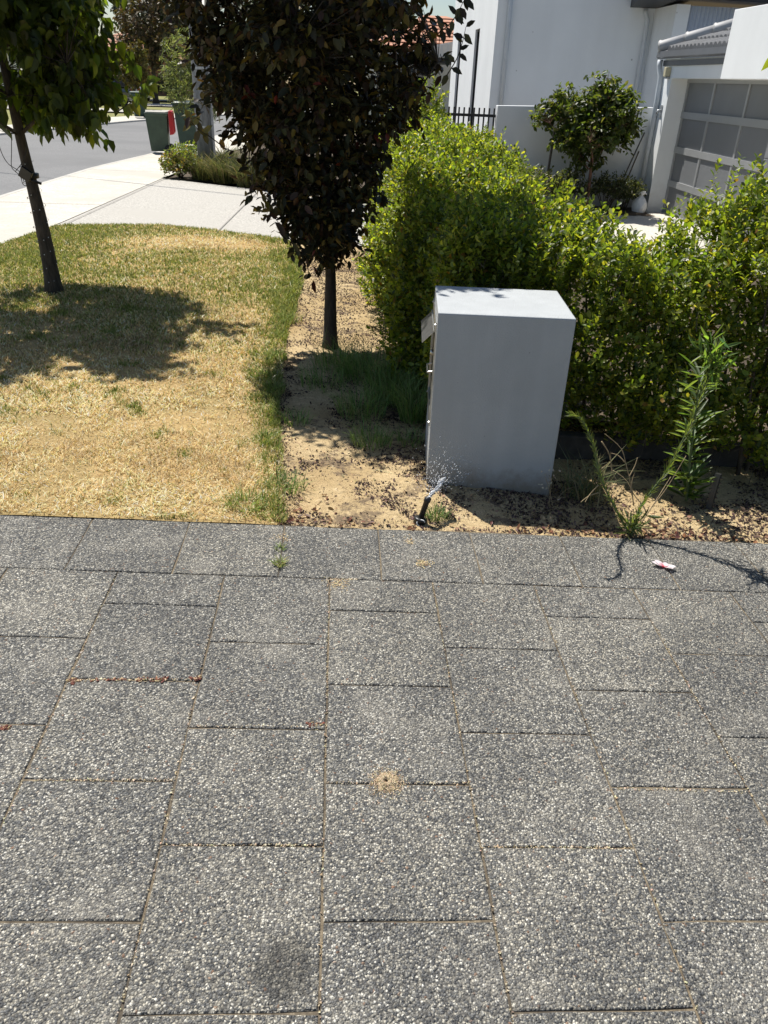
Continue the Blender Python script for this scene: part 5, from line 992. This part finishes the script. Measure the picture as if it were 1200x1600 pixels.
# ---- house with the red tiled roof glimpsed between purple tree and white house
simple_house('tiled_roof_house', 'small house with red tiled roof between the purple tree and the white house', 1.0, 7.5, 37, 46, 2.75, 4.2, 'wall_grey', 'terracotta', ((2.2, .8, 1.4, 1.2),))
cp = G(3.2, 33); cpt = thing('carport', 'carport with white slatted gable below the red tiled roof', 'carport', cp)
e = MB(); e.prism([(1.4, 2.42), (5.2, 2.42), (3.3 + 1.5, 3.05)], 1, 33.0, 33.08); gab = build('gable', e, 'white_plastic', cpt)
for i in range(12): e = MB(); xq = 2.0 + i * .24; e.box((xq, 32.97, 2.44), (xq + .05, 32.995, 2.44 + .17 * (xq - 1.4) * .9 + .02)); build('slat', e, 'wall_grey', gab)
e = MB(); e.box((1.2, 32.9, 2.22), (5.4, 36, 2.40)); build('beam', e, 'black_metal', cpt)
for q in (1.35, 5.1): e = MB(); e.box((q, 33, cp[2] - .1), (q + .12, 33.12, 2.2)); build('post', e, 'black_metal', cpt)

# ================================================================== WHITE HOUSE (two-storey, behind the low wall)
wh = thing('white_house', 'tall white rendered house with two slit windows and dark eaves', 'house', G(3.01, 17.5))
X0, Y0, Y1, ZTOP, ZB = 3.01, 17.5, 24.15, 5.6, -0.5
# street face with two slit openings, built as bands between them
wins = [(19.5, 20.15), (22.4, 23.05)]; wz0, wz1 = 0.15, 2.68
e = MB(); ys = [Y0] + [v for w_ in wins for v in w_] + [Y1]
for i in range(0, len(ys) - 1):
    if i % 2 == 0: e.box((X0, ys[i], ZB), (X0 + .25, ys[i + 1], ZTOP))
    else: e.box((X0, ys[i], ZB), (X0 + .25, ys[i + 1], wz0)); e.box((X0, ys[i], wz1), (X0 + .25, ys[i + 1], ZTOP))
build('street_wall', e, 'wall_white', wh)
for a, b_ in wins:
    e = MB(); t = .045
    for q in ((a, a + t, wz0, wz1), (b_ - t, b_, wz0, wz1), (a + t, b_ - t, wz0, wz0 + t), (a + t, b_ - t, wz1 - t, wz1)): e.box((X0 + .045, q[0], q[2]), (X0 + .10, q[1], q[3]))
    w_ = build('window', e, 'black_metal', wh); e = MB(); e.box((X0 + .065, a + t, wz0 + t), (X0 + .075, b_ - t, wz1 - t)); build('pane', e, 'glass', w_)
e = MB(); e.box((X0 + .25, Y0, ZB), (6.05, Y0 + .25, ZTOP)); build('side_wall', e, 'wall_white', wh)
e = MB(); e.box((6.05, 16.35, ZB), (6.30, Y0 + .25, 3.02)); build('return_wall', e, 'wall_white', wh)
e = MB(); e.box((6.05, Y0 + .0, 3.3), (10.5, Y0 + .25, ZTOP)); build('upper_wall', e, 'wall_white', wh)
# downpipes
for x, zt, xt in ((3.24, ZTOP, 3.24), (5.93, 3.0, 5.93)):
    e = MB(); e.tube([(x, Y0 - .055, ZB), (x, Y0 - .055, zt - .18), (x - .07, Y0 - .055, zt - .05), (x - .07, Y0 - .055, zt)] if zt < 4 else [(x, Y0 - .055, ZB), (x, Y0 - .055, zt)], .045, 10); build('downpipe', e, 'downpipe', wh, True)
# dark eaves over the return, and the corrugated wall beneath
e = MB(); e.add([(5.55, 17.45, 3.02), (5.30, 16.0, 3.10), (10.8, 16.0, 3.02), (10.8, 17.45, 3.02), (5.55, 17.45, 3.32), (5.30, 16.0, 3.40), (10.8, 16.0, 3.40), (10.8, 17.45, 3.32)], [(0, 1, 2, 3), (7, 6, 5, 4), (0, 4, 5, 1), (1, 5, 6, 2), (2, 6, 7, 3), (3, 7, 4, 0)]); build('eaves', e, 'black_metal', wh)
k = 260; e = MB(); V = []
for i in range(k):
    x = 6.305 + 3.9 * i / (k - 1); d = 0.016 * math.sin(x * 2 * math.pi / 0.076); V += [(x, 16.42 + d, 1.6), (x, 16.42 + d, 3.01)]
e.add(V, [(2 * i, 2 * i + 2, 2 * i + 3, 2 * i + 1) for i in range(k - 1)]); build('corrugated_wall', e, 'corrugated', wh, True)

# ---- low rendered boundary wall and picket fence
bw = thing('boundary_wall', 'low grey rendered wall behind the citrus tree', 'wall', G(2.9, 15.0))
e = MB(); A_ = on(778, 165, 1, 15.0); B_ = on(1018, 168, 1, 15.0); e.add([(A_[0], 15, -.5), (5.50, 15, -.5), (5.50, 15.2, -.5), (A_[0], 15.2, -.5), (A_[0], 15, A_[2]), (5.50, 15, B_[2]), (5.50, 15.2, B_[2]), (A_[0], 15.2, A_[2])], [(0, 3, 2, 1), (4, 5, 6, 7), (0, 1, 5, 4), (1, 2, 6, 5), (2, 3, 7, 6), (3, 0, 4, 7)]); build('wall', e, 'wall_grey', bw, bevel=0.008)
pf = thing('picket_fence', 'black metal bar fence between the hedge and the low wall', 'fence', G(2.3, 15.1)); zt = float(on(740, 168, 1, 15.1)[2]); zr = float(on(740, 180, 1, 15.1)[2])
x = 1.2
while x < A_[0] - 0.03: e = MB(); e.box((x, 15.09, -.15), (x + .026, 15.11, zt)); build('picket', e, 'black_metal', pf); x += 0.088
for z in (zr, 0.1): e = MB(); e.box((1.15, 15.112, z - .022), (A_[0] - .002, 15.145, z + .022)); build('rail', e, 'black_metal', pf)
# ---- garage
gr = thing('garage', 'rendered garage wing with grey panel door and tiled roof', 'garage', G(5.55, 14.7)); XG = 5.51; XD = 5.80
yj = 14.52   # far jamb of the opening
e = MB(); e.box((XG, yj, -.5), (XD + .4, 14.95, 2.12)); build('pier', e, 'wall_white', gr)
e = MB(); e.box((XG, 9.2, 1.84), (XD + .1, yj, 2.12)); build('lintel', e, 'wall_white', gr)
e = MB(); e.box((XD + .4, 14.75, -.5), (11, 14.95, 2.12)); build('end_wall', e, 'wall_white', gr)
# sectional door: frame rails, stiles, and one recessed panel per cell
zrows = [-0.27, 0.25, 0.78, 1.31, 1.84]; ycols = [yj - .04, 13.42, 12.24, 11.06, 9.9]
e = MB(); e.box((XD + .03, 9.85, -.30), (XD + .06, yj, 1.84)); dor = build('garage_door', e, 'door_panel', gr)
for i, z in enumerate(zrows):
    h0, h1 = (0.0, .055) if i == 0 else ((.055, 0.0) if i == 4 else (.05, .05)); e = MB(); e.box((XD - .012, 9.86, z - h0), (XD + .03, yj - .005, z + h1)); build('rail', e, 'door_frame', dor)
for r_ in range(4):
    za, zb_ = zrows[r_] + (.055 if r_ == 0 else .05), zrows[r_ + 1] - (.055 if r_ == 3 else .05)
    for j, y in enumerate(ycols):
        e = MB(); e.box((XD - .006, y - .028, za), (XD + .03, y + .028, zb_)); build('stile', e, 'door_frame', dor)
    for j in range(4): e = MB(); e.box((XD + .012, ycols[j + 1] + .028, za), (XD + .03, ycols[j] - .028, zb_)); build('panel', e, 'door_panel', dor)
# gutter, fascia, roof with individual tiles and ridge caps
yE = 15.15; e = MB(); prof = [(5.425, 2.235), (5.415, 2.15), (5.44, 2.125), (5.485, 2.125), (5.495, 2.235), (5.485, 2.235), (5.475, 2.145), (5.445, 2.145), (5.435, 2.235)]
e.prism(prof, 1, 11.0, yE); build('gutter', e, 'gutter', gr)
e = MB(); e.box((5.492, 11.0, 2.02), (5.508, 14.98, 2.10)); build('fascia', e, 'gutter', gr)
# roof planes: eave along y at x=5.42, hip from the far corner
pit = math.tan(math.radians(21)); z0 = 2.235; xe = 5.46
e = MB(); xr = 8.6; zr_ = z0 + (xr - xe) * pit; V = [(xe, yE, z0), (xe, 8.6, z0), (xr, 8.6, zr_), (xr, yE - (xr - xe), zr_), (xr + 3.2, yE, z0)]
e.add(V, [(0, 3, 2, 1), (0, 4, 3)]); rf = build('roof', e, 'roof_tile', gr)
tw_, tl_ = 0.30, 0.34
for r_ in range(9):
    xa = xe + .0 + r_ * tl_ * math.cos(math.atan(pit)); za = z0 + (xa - xe) * pit
    ymax = yE - (xa - xe) - .12; y = 10.6
    while y + tw_ < ymax:
        e = MB(); prof = [(0, .012), (.05, .05), (.10, .055), (.15, .018), (.20, .05), (.25, .055), (tw_ - .005, .012)]; V = []
        for u, h in prof: V += [(xa, y + u, za + h + .02), (xa + tl_, y + u, za + tl_ * pit + h * .8 - .004)]
        for u, h in prof: V += [(xa, y + u, za - .005)]
        m_ = len(prof); e.add(V, [(2 * i, 2 * i + 1, 2 * i + 3, 2 * i + 2) for i in range(m_ - 1)] + [(2 * m_ + i, 2 * i, 2 * i + 2, 2 * m_ + i + 1) for i in range(m_ - 1)]); build('tile', e, 'roof_tile', rf); y += tw_
ha, hb = np.array([xe, yE, z0 + .06]), np.array([xr, yE - (xr - xe), zr_ + .06])
nh = 10
for i in range(nh):
    a, b_ = ha + (hb - ha) * i / nh, ha + (hb - ha) * (i + 1.06) / nh; e = MB(); e.tube([a, a * .93 + b_ * .07, b_], [.115, .10, .088], 10); build('ridge_cap', e, 'cap_tile', rf, True)
# downpipe, lamp, tap plate
e = MB(); e.tube([(5.44, 15.0, 2.11), (5.44, 15.0, 2.02), (5.47, 14.93, 1.86), (5.465, 14.88, 1.5), (5.465, 14.88, -.3)], .045, 10); build('downpipe', e, 'downpipe', gr, True)
e = MB(); e.box((5.42, 14.60, 1.86), (5.508, 14.70, 2.00)); lm = build('wall_lamp', e, 'lamp_glass', gr, bevel=.01); e = MB(); e.box((5.44, 14.59, 1.835), (5.508, 14.71, 1.858)); build('lamp_base', e, 'galvanised', lm)
e = MB(); e.box((5.498, 14.66, 1.26), (5.508, 14.76, 1.44)); pl = build('switch_plate', e, 'galvanised', gr); e = MB(); e.tube([(5.50, 14.69, 1.36), (5.44, 14.68, 1.36), (5.43, 14.68, 1.30)], .018, 8); build('tap', e, 'galvanised', pl, True)
# portico block and its pillar
XB = 5.18; pb = thing('portico', 'pale rendered portico block on a stone pillar in front of the garage', 'portico', G(5.2, 10.2))
e = MB(); e.box((XB, 8.0, 1.825), (5.505, 11.86, 2.62)); build('block', e, 'wall_white', pb, bevel=.006)
for i in range(5): e = MB(); e.box((XB + .02, 9.72, -.3 + i * .43), (5.46, 10.16, -.3 + i * .43 + (.422 if i < 4 else .404))); build('stone', e, 'stone_pillar', pb, bevel=.006)

# ---- citrus tree, stake, shrubs, bag
cbp = G(4.32, 14.25); tree('citrus_tree', 'small round citrus tree with reddish trunk before the low wall', cbp, [cbp, cbp + [0, 0, .5], cbp + [-.03, 0, .95], cbp + [-.05, 0, 1.5]], .035, .014, (lambda f: (lambda n: f(n)))(clump(crown_ell((4.26, 14.25, 1.16), (.84, .62, .62), 23, 0.5), 44, 0.12, 0.75)), 950, 9, 0.085, 'oval', [(0.085, 0.125, 0.035), (0.12, 0.165, 0.045), (0.065, 0.095, 0.028), (0.24, 0.25, 0.10)], [.36, .32, .22, .10], 'leaf', 'bark_red', 12, 0.25, .2)
sk = MB(); sk.tube([G(3.62, 14.5), np.array([3.66, 14.5, 1.05])], .022, 6); setp(build('garden_stake', sk, 'timber_sleeper', loc=G(3.62, 14.5)), 'dark timber stake left of the citrus tree', 'stake')
wf = [(0.10, 0.125, 0.06), (0.14, 0.16, 0.08), (0.07, 0.09, 0.04), (0.62, 0.62, 0.60)]
for i, (x, y, r, lab) in enumerate(((3.35, 13.9, .42, 'grey-green flowering shrub below the low wall left of the citrus'), (3.95, 14.3, .36, 'small white-flowered shrub at the foot of the citrus trunk'), (4.75, 14.4, .32, 'low white-flowered plant right of the citrus trunk'), (5.12, 14.55, .24, 'low white-flowered plant beside the plastic bag'), (2.75, 13.2, .45, 'white-flowered shrub behind the hedge, left of the courtyard'))):
    bush('flowering_shrub', lab, G(x, y, .18 + r * .3), (r, r * .8, r * .95), 190, 0.045, 9, .13, 'oval', wf, [.34, .3, .26, .10], 'shrub', 'leaf', 'flowering shrubs by the low wall')
bgp = G(5.30, 14.35, .016); bagt = thing('plastic_bag', 'white knotted plastic bag against the garage pier', 'bag', bgp); e = MB(); V = []; k = 14; rg_ = [(.02, .01), (.11, .0), (.13, .08), (.12, .16), (.08, .23), (.03, .27), (.05, .30), (.07, .34)]
for i, (r, z) in enumerate(rg_):
    for j in range(k):
        a = 6.283 * j / k; q = r * (1 + .28 * (vnoise(math.cos(a) * 2, math.sin(a) * 2 + z * 9, 1.3, 3) - .5)); V.append(bgp + [q * math.cos(a), q * math.sin(a), z + .03 * (vnoise(a * 2, z * 8, 1, 4) - .5)])
e.add(V, [tuple(range(k))[::-1]] + [(i * k + j, i * k + (j + 1) % k, (i + 1) * k + (j + 1) % k, (i + 1) * k + j) for i in range(len(rg_) - 1) for j in range(k)]); build('bag_body', e, 'bag_plastic', bagt)
for s_ in (-1, 1): e = MB(); q = bgp + [0, 0, .27]; e.tube([q, q + [s_ * .06, 0, .05], q + [s_ * .10, 0, .02]], [.02, .025, .008], 6); build('knot_ear', e, 'bag_plastic', bagt, True)
# leaning rods against the wall
for lab, x0, x1, z1 in (('thin dark rod leaning on the low wall beside the downpipe', 4.85, 5.38, 1.0), ('pale garden cane leaning on the low wall', 4.95, 5.34, .7)):
    e = MB(); e.tube([G(x0, 14.6, .02), np.array([x1, 14.97, z1])], .012, 6); setp(build('garden_cane', e, 'dark_steel' if 'dark' in lab else 'stem_brown', loc=G(x0, 14.6)), lab, 'cane')

# ---- flowering plant at the right edge: one leaf and one pink blossom reach into view
fbp = G(2.75, 4.3); fs = thing('pink_flowering_shrub', 'pink-flowered plant reaching in at the top right corner', 'shrub', fbp)
e = MB(); tipf = on(1200, -2, 1, 4.2); e.tube(curve([fbp, fbp + [.1, 0, .9], fbp + [.05, -.05, 1.75], tipf + [.3, 0, .28], tipf + [.02, 0, .03]], 20), list(lin(.016, .004, 20)), 6); build('stem', e, 'stem_brown', fs, True)
lv = []; P = np.array([on(1212, 78, 1, 4.2)]); n = 26; Pm = curve([fbp + [.1, 0, .9], fbp + [.05, -.05, 1.75], tipf + [.3, 0, .28]], n); lv.append(leaves(Pm + [.05, 0, 0], rdir(n) * .6 + [.8, 0, -.2], rdir(n) + [0, 0, 1], .08 + .04 * rng.random(n), 'oval', mixcol(n, HB[:3]))); V, Q, C = join(lv); npmesh('foliage', V, Q, 'leaf', C, fs, kind='stuff')
V, Q, C = leaves(P, np.array([[-.35, 0, -.75]]), np.array([[.5, -.8, .2]]), np.array([.10]), 'oval', np.array([[.26, .32, .05]])); npmesh('leaf', V, [Q], 'leaf', C, fs)
for a in lin(0, 5.0, 5): petal_mesh(tipf + [.01, 0, .0], a, .035, .014, .012, fs, ((.5, .03, .09), (.82, .45, .55)))
